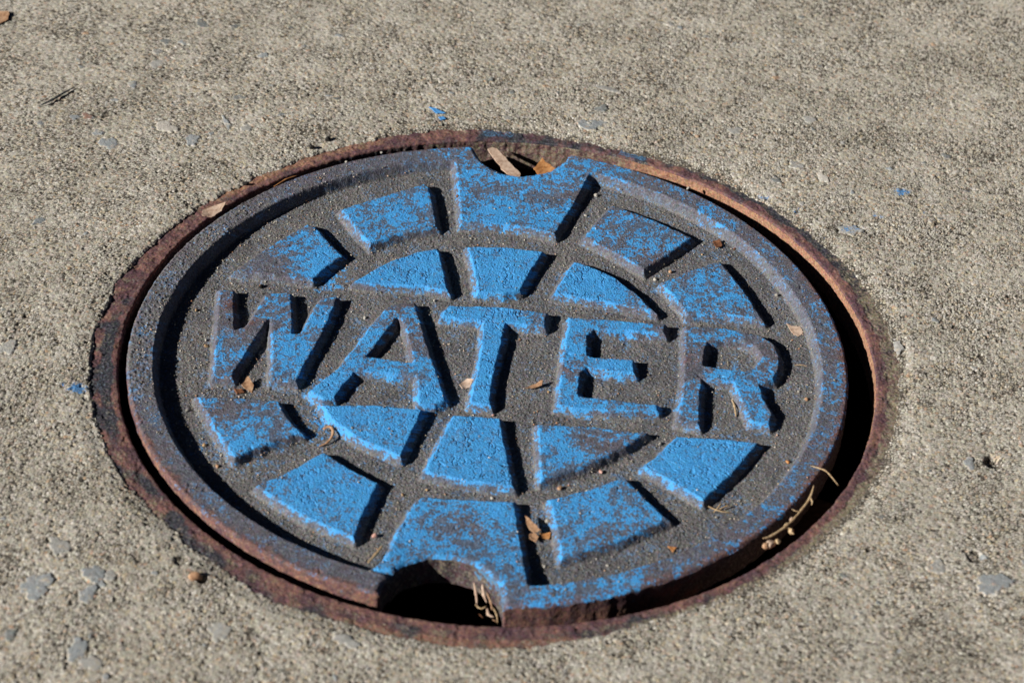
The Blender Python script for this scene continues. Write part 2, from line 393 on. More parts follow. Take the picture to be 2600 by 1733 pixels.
wob = 0.40 * vnoise(X, Y, 5, 11) + 0.10 * vnoise(X, Y, 1.9, 12)
z = np.full(X.shape, Z_FLOOR) + 0.25 * vnoise(X, Y, 30, 21) + 0.12 * vnoise(X, Y, 6, 22)
best = np.full(X.shape, 1e9); region = np.zeros(X.shape, int)
cover = np.full(X.shape, 0.0)          # share of the surface that still carries paint
top = np.zeros(X.shape)                 # 1 on a raised top
names = ['W', 'A', 'T', 'E', 'R', 'L1', 'L2', 'NT', 'R1', 'R2', 'iL', 'iM', 'iR', 'LB1', 'LB2', 'NB', 'RB1', 'RB2', 'jL', 'jM', 'jR']
base = dict(W=.44, A=.62, T=.95, E=.80, R=.32, L1=.36, L2=.62, NT=.56, R1=.40, R2=.46, iL=.90, iM=.90, iR=.88,
            LB1=.46, LB2=.80, NB=.66, RB1=.58, RB2=.90, jL=.86, jM=.93, jR=.56)
HAZE = ('NT', 'iM', 'iR', 'T', 'E', 'jL', 'jM', 'NB', 'RB1', 'RB2', 'R2', 'A')
tilt = {'R1': (0.004, 0.0), 'L1': (0.0, 0.004)}
for i, nm in enumerate(names):
    P = np.array(SHAPES[nm])
    x0, y0 = P.min(0) - 6; x1, y1 = P.max(0) + 6
    idx = np.nonzero((X > x0) & (X < x1) & (Y > y0) & (Y < y1))[0]
    x = X[idx]; y = Y[idx]
    d = sd_poly(x, y, SHAPES[nm])
    if nm + '_hole' in SHAPES: d = np.maximum(d, -sd_poly(x, y, SHAPES[nm + '_hole']))
    d = d + wob[idx]
    zt = Z_TOP + 0.18 * vnoise(x, y, 12, 40 + i)
    if nm in ('NT', 'NB'): zt = zt + 1.35 * sstep(112, 138, R[idx])
    run = RUN if len(nm) > 1 else 2.0
    t = np.clip((d + 1.3) / (run + 1.3), 0, 1)
    s = 0.75 * t * t * (3 - 2 * t) + 0.25 * t * t * t * (t * (6 * t - 15) + 10)
    ze = zt + (z[idx] - zt) * s
    z[idx] = np.maximum(z[idx], ze)
    dp_ = d + 0.5 * vnoise(x, y, 3.5, 300 + i)
    w = 1 - sstep(-0.7, 0.6, dp_)
    w = np.maximum(w, 0.5 * (1 - sstep(0.2, 2.4, dp_)) * (1 if nm in HAZE else 0.5))
    cover[idx] = np.maximum(cover[idx], base[nm] * w)
    top[idx] = np.maximum(top[idx], 1 - sstep(-0.2, 1.0, d))
    near = d < best[idx]
    best[idx] = np.where(near, d, best[idx])
    region[idx] = np.where(near & (d < 1.9), i + 1, region[idx])
# the raised rim
dr = 139.3 - R + wob * 0.45
zr = 0.0 + 0.15 * vnoise(X, Y, 15, 60)
t = np.clip((dr + 0.5) / 3.4, 0, 1); s = t * t * (3 - 2 * t)
z = np.maximum(z, zr + (z - zr) * s)
region = np.where(dr < 1.6, 100, region)
rimw = 1 - sstep(-0.3, 1.2, dr)
top = np.maximum(top, rimw)
deg = np.degrees(TH)
def arc(c, w):
    q = np.abs((deg - c + 180) % 360 - 180)
    return 1 - sstep(w * 0.5, w, q)
rim_cover = 0.0 + 0.24 * arc(70, 18) + 0.16 * arc(20, 34) + 0.14 * arc(-18, 26) + 0.22 * arc(-50, 22) + 0.42 * arc(-74, 16) + 0.32 * arc(102, 9) + 0.06 * arc(-150, 40) + 0.05 * arc(-178, 12)
cover = np.where(rimw > 0, np.maximum(cover * (1 - rimw), rim_cover * rimw), cover)
# local differences in how much paint is left: x, y, radius, change
SPLATS = [(-80, 60, 11, .55), (-104, 45, 14, -.35), (-86, 48, 8, .25), (-45, 104, 10, .10), (-8, 122, 22, -.12), (0, 100, 16, .25), (24, 118, 8, -.3), (16, 140, 8, .25),
          (-115, 5, 12, -.42), (-100, 2, 8, -.30), (-84, 18, 10, -.15), (-72, 14, 9, .42), (-80, -16, 9, .35), (-112, -22, 7, .05),
          (-40, 26, 9, -.40), (-30, 6, 11, -.48), (-52, 6, 8, .25), (-62, -26, 12, .35), (-22, -28, 10, .32), (-42, -14, 9, .22),
          (20, 27, 6, -.6), (34, -6, 6, -.55), (36, -24, 5, -.2), (60, 0, 10, .12), (70, 27, 6, -.45), (60, -25, 14, -.10),
          (84, 5, 8, -.35), (98, 28, 8, .22), (116, 18, 9, -.22), (104, 0, 10, .40), (112, -20, 10, .32), (85, -22, 9, .25),
          (62, 97, 9, .30), (50, 84, 10, -.1), (70, 74, 9, -.3), (94, 60, 12, .2), (100, 44, 9, -.15), (76, 50, 6, .3), (40, 52, 10, .1), (60, 44, 8, -.35),
          (-100, -47, 14, -.28), (-92, -68, 12, .42), (-112, -45, 5, .2), (-62, -92, 16, .12), (-78, -93, 7, -.3), (-2, -100, 9, -.15), (14, -95, 9, .2), (6, -105, 6, -.4), (-6, -118, 14, -.22), (-20, -120, 8, .2), (18, -120, 8, .1),
          (56, -80, 14, .15), (60, -100, 12, -.22), (38, -90, 8, .25), (92, -55, 14, .08), (30, -50, 9, .25), (58, -46, 12, -.25), (32, -66, 8, .2), (46, -50, 6, -.3),
          (-66, -46, 8, .30), (-74, 40, 9, .28), (-66, -60, 6, .25), (-66, 52, 6, .12), (12, 50, 10, .08), (-40, 52, 8, .08), (88, 113, 5, .6), (95, 104, 5, .55), (44, 138, 8, .35), (-70, 48, 7, .25), (-62, -44, 6, .25), (-60, -56, 6, .2)]
for sx, sy, sr, dv in SPLATS:
    cover = cover + dv * np.exp(-((X - sx) ** 2 + (Y - sy) ** 2) / (sr * sr)) * np.where(dv < 0, 1, np.maximum(top, 0.8))
# paint dashes along the lit left shoulders
XN = X + 0.8 * z; YN = Y + 1.1 * z            # slanted so that the pattern also varies down a steep flank
n_paint = uni(0.50 * fbm(XN, YN, 15, 2, 70) + 0.66 * fbm(XN, YN, 3.6, 3, 73) + 0.70 * fbm(XN, YN, 1.1, 2, 76))
paint = sstep(-0.38, 0.38, np.clip(cover, 0, 1.0) + 0.12 * sstep(0.7, 0.95, cover) - 0.05 - n_paint)
# thick paint shrinks and cracks
f1, f2, _ = worley(X + 0.9 * vnoise(X, Y, 2.5, 84), Y + 0.9 * vnoise(X, Y, 2.5, 85), 2.3, 81)
crack = (1 - sstep(0.02, 0.10, f2 - f1)) * sstep(0.80, 0.95, cover) * sstep(0.12, 0.5, vnoise(X, Y, 6, 83) + 0.17) * top
paint = paint * (1 - 0.9 * crack)
thick = paint * sstep(0.75, 0.95, cover)

slope_zone = np.clip(1 - top, 0, 1)
on_wall = sstep(Z_FLOOR + 0.5, Z_FLOOR + 1.2, z) * slope_zone
cover_s = np.clip(np.maximum(cover, 0.36 * on_wall), 0, 1)
g1, _, gid = worley(XN, YN, 0.85, 91)
grain = np.sqrt(np.clip(1 - (g1 / 0.75) ** 2, 0, 1)) * gid
g2, _, gid2 = worley(X, Y, 1.7, 92)
grain2 = np.sqrt(np.clip(1 - (g2 / 0.55) ** 2, 0, 1)) * (gid2 > 0.72)
left_rim = arc(170, 42) * rimw
rough_amt = (0.12 + 0.17 * slope_zone + 0.22 * left_rim) * (1 - 0.25 * on_wall)
z = z + grain * rough_amt + grain2 * (0.14 * slope_zone * (1 - 0.4 * on_wall) + 0.35 * left_rim) + 0.07 * fbm(X, Y, 2.5, 3, 95) + 0.03 * on_wall * vnoise(X, Y, 1.3, 97)
pits = sstep(0.55, 0.85, vnoise(X, Y, 3.2, 98)) * top
z = z - 0.34 * pits - 0.45 * crack + 0.12 * thick
# rounded lips at the outer edge and the two lifting notches
def lip(d, rad, drop): return -drop * (1 - np.clip(d / rad, 0, 1)) ** 2
z = z + lip(np.maximum(150 - R, 0), 1.3, 1.0)
dn = np.full(X.shape, 1e9)
for nx, ny, nr in NOTCHES:
    nwob = 0.5 * vnoise(X, Y, 6, 101) + 0.25 * vnoise(X, Y, 2, 102)
    dn = np.minimum(dn, np.hypot(X - nx, Y - ny) - nr + nwob)
z = z + lip(np.maximum(dn, 0), 2.2, 1.3)

rust = 0.05 + 0.55 * rimw * sstep(144.5, 149.5, R + 1.5 * vnoise(X, Y, 5, 110)) + 0.22 * rimw * arc(-30, 75) + 0.22 * rimw * arc(-130, 40)
for sx, sy, sr, dv in [(34, -4, 6, .75), (84, 8, 7, .6), (-104, 8, 9, .7), (-112, 20, 5, .5), (-38, 24, 7, .5), (28, 104, 5, .5), (72, 27, 5, .6), (66, 72, 6, .5), (96, 42, 7, .45), (116, 14, 8, .45),
                       (0, -62, 2.4, .9), (6, -58, 2.2, .9), (-2, -68, 2.2, .8), (-64, -88, 3, .7), (-40, -52, 4, .5), (58, -46, 7, .5), (-12, -98, 5, .5), (50, -84, 5, .5), (-104, -54, 8, .4), (36, -26, 5, .5), (-28, 6, 6, .35), (-112, 18, 6, .4), (-20, 22, 2, .4)]:
    rust = rust + dv * np.exp(-((X - sx) ** 2 + (Y - sy) ** 2) / (sr * sr))
rust = np.clip(0.8 * rust + 0.15 * fbm(X, Y, 7, 3, 113), 0, 1)
dust = np.clip(0.92 * slope_zone - 0.42 * on_wall + 0.12 * top + 0.42 * left_rim + 0.25 * fbm(X, Y, 9, 3, 117), 0, 1)
gritv = np.clip(slope_zone * 0.8 + 0.1 + 0.8 * left_rim + 0.25 * rimw, 0, 1)

# faces, notches cut out
ii = np.arange((N - 1) * (N - 1)); r_ = ii // (N - 1); c_ = ii % (N - 1)
v0 = r_ * N + c_
Q = np.stack([v0, v0 + N, v0 + N + 1, v0 + 1], 1)
inside = (dn[Q].mean(1) < 0)
Q = Q[~inside]
# order of the winding (normals up)
ed = np.concatenate([Q[:, [0, 1]], Q[:, [1, 2]], Q[:, [2, 3]], Q[:, [3, 0]]])
key = np.sort(ed, 1); key = key[:, 0].astype(np.int64) * (N * N) + key[:, 1]
uq, inv, cnt = np.unique(key, return_inverse=True, return_counts=True)
bed = ed[cnt[inv] == 1]
bv = np.unique(bed)
for nx, ny, nr in NOTCHES:                     # pull the cut edge onto the notch's own curve
    q = bv[(np.hypot(X[bv] - nx, Y[bv] - ny) < nr + 3) & (R[bv] < 149.2)]
    dx, dy = X[q] - nx, Y[q] - ny; L = np.hypot(dx, dy)
    X[q] -= dx / L * dn[q]; Y[q] -= dy / L * dn[q]
V = np.stack([X, Y, z], 1)
# shared smooth normals so that neighbouring parts shade as one casting
p0, p1, p2, p3 = (V[Q[:, j]] for j in range(4))
fn = np.cross(p2 - p0, p3 - p1)
if fn[:, 2].mean() < 0:
    Q = Q[:, ::-1]; fn = -fn; bed = bed[:, ::-1]
VN = np.zeros_like(V)
for j in range(4):
    for ax in range(3): VN[:, ax] += np.bincount(Q[:, j], fn[:, ax], len(V))
VN /= np.maximum(np.linalg.norm(VN, axis=1, keepdims=True), 1e-12)

cover_root = bpy.data.objects.new('water_valve_cover', None)
C.collection.objects.link(cover_root)
cover_root.empty_display_size = 0.05
tag(cover_root, 'round iron cover with worn blue paint and raised WATER lettering inside the rusty ring', 'manhole cover')

freg = region[Q[:, 0]]
def cover_part(rid, name, label=None):
    q = Q[freg == rid]
    used, inv_ = np.unique(q, return_inverse=True)
    q2 = inv_.reshape(q.shape)
    me = np_mesh(name, V[used], q2, True, dict(paint=paint[used], cover=cover_s[used], rust=rust[used], dust=dust[used], grit=gritv[used]))
    me.normals_split_custom_set_from_vertices(VN[used].astype(np.float32).tolist())
    o = link(name, me, M_COVER, cover_root)
    if label: o['label'] = label
    return o
cover_part(0, 'recessed_floor', 'sunken floor of the cover under grey brown dust')
cover_part(100, 'raised_rim', 'raised rim of the cover, gritty and dark at left, flecked blue at right')
LETTER_LABEL = dict(W='raised letter W, blue on its right arm only', A='raised letter A, grey at its peak', T='raised letter T, thick blue paint', E='raised letter E with a rusty stem', R='raised letter R, mostly bare iron')
for i, nm in enumerate(names):
    if len(nm) == 1: cover_part(i + 1, 'raised_letter', LETTER_LABEL[nm])
    elif nm in ('NT', 'NB'): cover_part(i + 1, 'notch_block')
    else: cover_part(i + 1, 'raised_block')

# side wall: follows the outer edge and the notches, hangs down from the boundary loop
nxt = {int(p): int(q) for p, q in bed}
start = int(bed[0, 0]); loop = [start]
while True:
    q = nxt[loop[-1]]
    if q == start or len(loop) > len(bed) + 2: break
    loop.append(q)
loop = np.array(loop); n = len(loop)
lx, ly, lz = X[loop], Y[loop], z[loop]
tx = np.roll(lx, -3) - np.roll(lx, 3); ty = np.roll(ly, -3) - np.roll(ly, 3)
tl = np.hypot(tx, ty) + 1e-9
ox, oy = ty / tl, -tx / tl
if (ox * lx + oy * ly).mean() < 0: ox, oy = -ox, -oy
slen = np.cumsum(np.hypot(lx - np.roll(lx, 1), ly - np.roll(ly, 1)))
depths = np.concatenate([[0, 0.12], np.linspace(0.5, 1, 28)]) if False else np.concatenate([[0.0], np.linspace(0.4, THICK - 1.0, 30)])
kern_ = np.ones(13) / 13
def smooth_loop(v_): return np.convolve(np.concatenate([v_[-6:], v_, v_[:6]]), kern_, 'valid')
sx_l, sy_l = smooth_loop(lx), smooth_loop(ly)
lz0 = lz.copy(); lz_s = smooth_loop(lz)
rows = []
for kk, dp in enumerate(depths):
    bl_ = min(1.0, dp / 1.2)
    lx, ly, lz = X[loop] * (1 - bl_) + sx_l * bl_, Y[loop] * (1 - bl_) + sy_l * bl_, lz0 * (1 - bl_) + lz_s * bl_
    off = (0.13 * fbm(slen, slen * 0 + dp, 4, 3, 120) + 0.05 * vnoise(slen, slen * 0 + dp, 0.9, 125) + 0.1) * min(1, dp / 0.8)
    rows.append(np.stack([lx + ox * off, ly + oy * off, np.minimum(lz, 0.2) * 0 + lz - dp - 0.0 * off], 1))
WV = np.concatenate(rows)
qs = []
for kk in range(len(depths) - 1):
    i0 = np.arange(n); i1 = (i0 + 1) % n
    qs.append(np.stack([kk * n + i0, (kk + 1) * n + i0, (kk + 1) * n + i1, kk * n + i1], 1))
WQ = np.concatenate(qs)
wz = WV[:, 2]
lx, ly = X[loop], Y[loop]
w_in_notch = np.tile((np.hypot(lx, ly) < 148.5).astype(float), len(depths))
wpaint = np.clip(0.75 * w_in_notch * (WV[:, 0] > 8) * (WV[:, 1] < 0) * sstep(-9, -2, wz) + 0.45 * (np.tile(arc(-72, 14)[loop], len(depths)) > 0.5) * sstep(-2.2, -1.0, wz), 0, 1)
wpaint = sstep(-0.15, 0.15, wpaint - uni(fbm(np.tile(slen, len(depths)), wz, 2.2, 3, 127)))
wall = np_mesh('edge_wall', WV, WQ, True, dict(paint=wpaint, dark=np.clip(np.tile(np.maximum(0.95 * arc(15, 98)[loop], 0.15), len(depths)) * (1 - w_in_notch) + 0.62 * w_in_notch, 0, 1),  # dark paints shade onto the unlit right side and the notch walls
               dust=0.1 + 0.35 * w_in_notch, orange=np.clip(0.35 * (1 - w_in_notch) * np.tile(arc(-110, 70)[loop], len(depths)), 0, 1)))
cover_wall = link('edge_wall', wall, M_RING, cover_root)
cover_wall['label'] = 'rusty outer edge of the cover, shaded side painted darker'
_lo = (len(depths) - 1) * n
bme = bpy.data.meshes.new('underside')
step_ = 3
bme.from_pydata((WV[_lo:_lo + n:step_] * MM).tolist(), [], [list(range(len(WV[_lo:_lo + n:step_])))])
link('underside', bme, M_SHAFT, cover_root)

# ------------------------------------------------------------------ the frame the cover drops into
RC = (4.1, -0.6); R_IN = 157.5; Z_RING = -1.0
RING_OUT = [(-165, 168.5), (-160, 168.1), (-149, 168.4), (-134, 166.3), (-124, 166.8), (-114, 169.3), (-103, 167.3), (-85, 169.8), (-61, 162.9), (-1, 166.8), (10, 167.8), (21, 168.1), (39, 165.4), (61, 163.9), (76, 160.6), (103, 166.9), (120, 165.0), (138, 163.7), (152, 165.8), (158, 166.4), (168, 168.1), (178, 168.3)]
_ang = np.array([q[0] for q in RING_OUT], float); _rad = np.array([q[1] for q in RING_OUT], float)
def ring_outer(th):
    d = np.degrees(th)
    r = np.interp(d, np.concatenate([_ang - 360, _ang, _ang + 360]), np.tile(_rad, 3))
    for _ in range(2):
        kk = max(3, len(r) // 45); kern = np.ones(kk) / kk
        r = np.convolve(np.concatenate([r[-kk:], r, r[:kk]]), kern, 'same')[kk:-kk]
    return r
frame_root = bpy.data.objects.new('cover_frame', None)
C.collection.objects.link(frame_root)
frame_root.location = (RC[0] * MM, RC[1] * MM, Z_RING * MM)
tag(frame_root, 'rusty iron ring frame sunk in the concrete around the blue cover', 'frame')

def revolve(name, NTh, prof_r, prof_z, mat, fnoise=None, attrs=None, parent=frame_root, closed_label=None):
    th = np.linspace(-np.pi, np.pi, NTh, endpoint=False)
    K = len(prof_r)
    T = np.repeat(th[None], K, 0); Rr = np.repeat(np.asarray(prof_r, float)[:, None], NTh, 1); Zz = np.repeat(np.asarray(prof_z, float)[:, None], NTh, 1)
    if fnoise: Rr, Zz = fnoise(T, Rr, Zz)
    Vv = np.stack([Rr * np.cos(T), Rr * np.sin(T), Zz - Z_RING], -1).reshape(-1, 3)
    i0 = np.arange(NTh); i1 = (i0 + 1) % NTh
    qq = np.concatenate([np.stack([j * NTh + i0, (j + 1) * NTh + i0, (j + 1) * NTh + i1, j * NTh + i1], 1) for j in range(K - 1)])
    at = attrs(T.ravel(), Rr.ravel(), Zz.ravel()) if attrs else None
    me = np_mesh(name, Vv, qq, True, at)
    return link(name, me, mat, parent)

def fl_noise(T, Rr, Zz):
    x = Rr * np.cos(T); y = Rr * np.sin(T)
    chip_ = sstep(0.25, 0.5, vnoise(x, y, 8, 138) + 0.5 * vnoise(x, y, 3, 139))
    lump = 0.24 * fbm(x, y, 4, 3, 130) + 0.10 * vnoise(x, y, 0.9, 133) - 0.30 * chip_
    sc = 0.25 * vnoise(T * 157, T * 0 + 1.5, 6, 135) + 0.18 * vnoise(T * 157, T * 0 + 4.5, 1.8, 136)
    f1, _, gi = worley(x, y, 1.4, 137)
    sandy = np.sqrt(np.clip(1 - (f1 / 0.5) ** 2, 0, 1)) * (gi > 0.78) * 0.22
    return Rr + sc * sstep(160.1, 157.6, Rr), Zz + lump + sandy * sstep(158.5, 160, Rr)
def adeg(T, c, w):
    q = np.abs((np.degrees(T) - c + 180) % 360 - 180)
    return 1 - sstep(w * 0.5, w, q)
def fl_attr(T, Rr, Zz):
    x = Rr * np.cos(T); y = Rr * np.sin(T)
    outer_band = sstep(160.5, 163, Rr + 1.2 * vnoise(x, y, 6, 140))
    dark = 0.16 + 0.30 * sstep(0.0, 0.5, vnoise(x, y, 11, 145)) + outer_band * (0.70 * adeg(T, 38, 34) + 0.35 * adeg(T, -20, 40) + 0.25 * adeg(T, -75, 50)) + 0.35 * adeg(T, 85, 22) \
        + 0.55 * adeg(T, -150, 45) * sstep(158.5, 161.5, Rr) * sstep(-.1, .35, vnoise(x, y, 15, 141)) + 0.55 * adeg(T + 0.06 * vnoise(x, y, 9, 142), 191, 16) * sstep(159.5, 161.5, Rr + 1.5 * vnoise(x, y, 4, 143)) * sstep(166, 164, Rr + 1.5 * vnoise(x, y, 5, 144)) + 0.2 * adeg(T, -65, 8)
    dustv = 0.16 + 0.16 * sstep(0.0, 0.5, vnoise(x, y, 7, 146)) + outer_band * (0.30 * adeg(T, -5, 45) + 0.30 * adeg(T, -45, 30) + 0.15) + 0.04 * adeg(T, -112, 40)
    orange = 0.5 * adeg(T, 130, 22) * sstep(158, 162, Rr) + 0.25 * adeg(T, 180, 60) * outer_band + 0.5 * adeg(T, -78, 45) * sstep(163.5, 165.5, Rr)
    pnt = 0.52 * adeg(T, 96, 4) * sstep(159, 161, Rr) + 0.6 * adeg(T, 73, 3.5) * sstep(157.6, 159, Rr) + 0.3 * adeg(T, 193, 4) * outer_band + 0.18 * adeg(T, -145, 25)
    return dict(dark=np.clip(dark, 0, 1), dust=np.clip(dustv, 0, 1), orange=np.clip(orange, 0, 1), paint=np.clip(pnt, 0, 1))
fr = np.concatenate([[157.5, 157.55, 157.7, 157.95, 158.3], np.linspace(158.7, 173, 44)])
fz = np.concatenate([[-2.0, -1.7, -1.4, -1.15, -1.02], np.full(44, -1.0)])
o = revolve('ring_flange', 2200, fr, fz, M_RING, fl_noise, fl_attr); o['label'] = 'flat rusty top of the ring'
def wl_noise(T, Rr, Zz):
    return Rr + (0.35 * fbm(T * 157, Zz, 4, 3, 150) + 0.15 * vnoise(T * 157, Zz, 1.0, 153)) * sstep(-2, -2.6, Zz) + (0.25 * vnoise(T * 157, T * 0 + 1.5, 6, 135) + 0.18 * vnoise(T * 157, T * 0 + 4.5, 1.8, 136)), Zz
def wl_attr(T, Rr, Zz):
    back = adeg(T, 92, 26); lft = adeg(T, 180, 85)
    return dict(dark=np.clip(0.12 + 0.25 * back + 0.95 * lft, 0, 1), dust=0.2 + 0.35 * back, orange=np.clip(0.95 - 0.8 * back - 0.9 * lft, 0, 1), paint=np.zeros(T.shape))  # left side: shade put into the colour, over the rust
o = revolve('inner_wall', 2200, np.full(28, 157.5), np.linspace(-16.5, -2.0, 28), M_RING, wl_noise, wl_attr); o['label'] = 'upright inner wall of the ring, orange rust, painted darker at left for shade'
revolve('valve_shaft', 400, [0.01, 158.0, 158.0], [-320, -320, -16.4], M_SHAFT)
def lug(deg_):
    a_ = math.radians(deg_); hw = 0.09
    vs = []
    for zz in (-30, -13.7):
        for rr_, tt in ((140, -hw), (158.5, -hw), (158.5, hw), (140, hw)):
            vs.append((rr_ * math.cos(a_ + tt), rr_ * math.sin(a_ + tt), zz - Z_RING))
    me_ = np_mesh('seat_lug', vs, [(3, 2, 1, 0), (4, 5, 6, 7), (0, 1, 5, 4), (1, 2, 6, 5), (2, 3, 7, 6), (3, 0, 4, 7)], False)
    link('seat_lug', me_, M_SHAFT, frame_root)
for dg_ in (148, -150, -28, 33): lug(dg_)
# (the flange's own outer border disappears under the concrete)

# ------------------------------------------------------------------ concrete pavement, one sheet with a hole for the ring
NTH = 3500
th = np.linspace(-np.pi, np.pi, NTH, endpoint=False)
ro = ring_outer(th) + 0.9 * vnoise(th * 166, th * 0 + 2.2, 14, 160) + 0.7 * vnoise(th * 166, th * 0 + 5.2, 4, 161) + 0.45 * vnoise(th * 166, th * 0 + 8.2, 1.6, 162)
fine = []
r_cur = 0.0; step = 0.36; off = 0.0
offs = [0.0]
while offs[-1] < 330:
    offs.append(offs[-1] + 0.31 * (166 + offs[-1]) / 166 * (1.0 if offs[-1] < 200 else 1.7))
far = [360, 420, 520, 700, 1000, 1600, 2600, 4500, 8000, 16000, 40000]
offs = np.array(offs + far); NF = len(offs) - len(far)
Rg = ro[None] + offs[:, None] * np.ones((1, NTH)); Tg = np.repeat(th[None], len(offs), 0)
# outer rows settle to true circles
blend = np.clip(offs / 60, 0, 1)[:, None]
Rg = Rg * (1 - blend) + (166 + offs[:, None]) * blend
PX = (RC[0] + Rg * np.cos(Tg)).ravel(); PY = (RC[1] + Rg * np.sin(Tg)).ravel(); OFF = np.repeat(offs, NTH); DEG = np.degrees(np.tile(th, len(offs)))
isf = OFF < 331
x = PX[isf]; y = PY[isf]; of = OFF[isf]; dg = DEG[isf]
def darc(c, w):
    q = np.abs((dg - c + 180) % 360 - 180)
    return 1 - sstep(w * 0.5, w, q)
ul = np.clip(darc(145, 62) + 0.8 * darc(-165, 30), 0, 1)        # where the concrete stands proud of the ring
lvl = 0.25 + 0.18 * vnoise(x, y, 90, 170) + 0.10 * vnoise(x, y, 14, 171)
edge_drop = (1 - sstep(0, 9, of))
lvl = lvl * (1 - edge_drop) + (-0.8 + 0.62 * ul * sstep(-0.5, 0.5, vnoise(x, y, 16, 184) + 0.5 * vnoise(x, y, 6, 187))) * edge_drop
f1, f2, gi = worley(x + 0.3 * vnoise(x, y, 2, 173), y, 1.28, 172)
coarse = sstep(-0.35, 0.35, vnoise(x, y, 24, 174) + 0.5 * vnoise(x, y, 8, 175))     # 1 = bare grains, 0 = smooth cement skin
coarse = 0.68 + 0.32 * coarse
dome = np.sqrt(np.clip(1 - (f1 / 0.78) ** 2, 0, 1)) * (0.35 + 0.65 * _hash(np.floor(gi * 9973), np.zeros_like(gi), 5))
h1, _, hi = worley(x, y, 2.7, 176)
big_dome = np.sqrt(np.clip(1 - (h1 / 0.5) ** 2, 0, 1)) * (hi > 0.66)
pitn = vnoise(x, y, 5.5, 177) + 0.6 * vnoise(x, y, 2.2, 178)
pit = sstep(0.55, 1.0, pitn + 0.35 * vnoise(x, y, 26, 179)) * coarse
spots, _, sid = worley(x, y, 3.1, 185)
spot = (1 - sstep(0.12, 0.34, spots + 0.12 * vnoise(x, y, 1.5, 186))) * (sid > 0.45)
zc = lvl - 0.38 * spot * coarse + coarse * 0.40 * dome + 0.18 * big_dome * coarse - 0.35 * pit + 0.08 * vnoise(x, y, 3, 180)
grime = np.clip(0.92 * (1 - sstep(0.04, 0.34, f2 - f1)) * coarse + 0.35 * (_hash(np.floor(gi * 5003), np.zeros_like(gi), 8) < 0.10) + 0.38 * spot * coarse + 0.35 * pit + 0.10 * sstep(0.0, 0.7, vnoise(x, y, 16, 181) + 0.4 * vnoise(x, y, 5, 182)), 0, 1)
stain = sstep(0.0, 0.55, fbm(x, y, 34, 3, 188))
grime = np.clip(grime + stain * (0.03 + 0.22 * (_hash(np.floor(gi * 6007), np.zeros_like(gi), 6) < 0.30)), 0, 1)
near_ring = (1 - sstep(0.5, 4.5, of + 1.6 * vnoise(x, y, 5, 183)))
grime = np.clip(grime + near_ring * (0.22 * darc(30, 45) + 0.22 * darc(-10, 40) + 0.35 * darc(85, 35) + 0.30 * darc(-40, 25)), 0, 1)
gcol = gi * 0.9 + 0.1 * _hash(np.floor(gi * 7919), np.ones_like(gi), 9)
# flush pieces of aggregate: x, y, half width, half depth, kind
STONES = [
(-167.0,233.2,4.2,2.9,0), (-150.6,232.8,2.9,1.9,0), (-181.4,214.5,3.2,2.1,0), (-172.9,214.8,2.9,1.6,1), (-132.2,209.2,2.3,2.6,1), (-137.1,171.3,2.9,2.1,0), (-138.9,149.3,1.5,5.2,1), (-166.1,142.2,5.5,4.4,3), (-189.2,125.1,4.8,4.4,1), (-196.3,132.8,2.9,2.3,1), (-152.1,133.6,4.2,3.9,1), (-209.5,143.6,3.0,2.1,1), (-204.0,145.4,2.2,3.4,4), (-189.1,174.7,2.7,2.9,1), (-129.3,146.8,2.5,3.2,2), (30.0,173.6,6.8,4.2,1), (117.4,141.4,2.5,2.6,0), (138.9,146.5,2.5,4.2,3), (97.7,178.5,3.3,3.1,2), (151.2,107.1,5.0,3.9,2), (34.0,187.6,3.0,3.1,0), (36.1,204.7,6.7,2.3,2), (-9.3,173.1,3.0,1.8,2), (132.4,193.0,3.0,3.6,2), (126.5,154.5,3.3,3.1,2), (196.3,171.9,2.8,1.8,0), (127.9,284.5,2.0,1.3,0), (139.9,301.2,2.2,1.0,0), (-132.1,-152.4,3.8,6.0,1), (-132.4,-161.9,3.0,5.7,1), (-152.2,-161.0,6.3,6.5,1), (-148.9,-138.8,4.5,4.4,2), (-129.7,-190.4,3.8,5.7,1), (-123.4,-196.5,3.8,4.4,2), (-155.4,-186.4,2.5,3.1,0), (204.3,-111.5,6.7,6.0,1), (198.1,-44.0,2.0,4.4,1), (183.1,-105.5,3.7,3.9,2), (-126.3,-152.1,2.5,2.6,2), (-206.5,61.8,1.7,3.9,1), (-33.9,-173.7,5.0,3.1,2), (170.9,26.4,2.5,5.2,2), (-197.7,-25.8,4.2,4.4,2), (-183.3,204.9,2.5,2.6,2), (-181.2,194.6,5.0,3.1,2), (62.2,268.3,3.3,1.8,2), (-98.9,232.3,2.5,1.3,1), (-80.3,-174.8,4.2,5.2,2),
]
rs = np.random.RandomState(4)
for _ in range(420):
    rx_, ry_ = rs.uniform(-300, 300), rs.uniform(-230, 340)
    if np.hypot(rx_ - RC[0], ry_ - RC[1]) < 175: continue
    STONES.append((rx_, ry_, rs.uniform(0.6, 1.9), rs.uniform(0.6, 1.9), rs.choice([0, 0, 1, 1, 2, 3, 3, 5])))
SC = {0: srgb(90, 106, 116), 1: srgb(148, 160, 170), 2: srgb(178, 178, 176), 3: srgb(216, 210, 202), 4: srgb(134, 74, 60), 5: srgb(196, 152, 112)}
sm = np.zeros(x.shape); sc = np.zeros((len(x), 4)); sc[:, 3] = 1
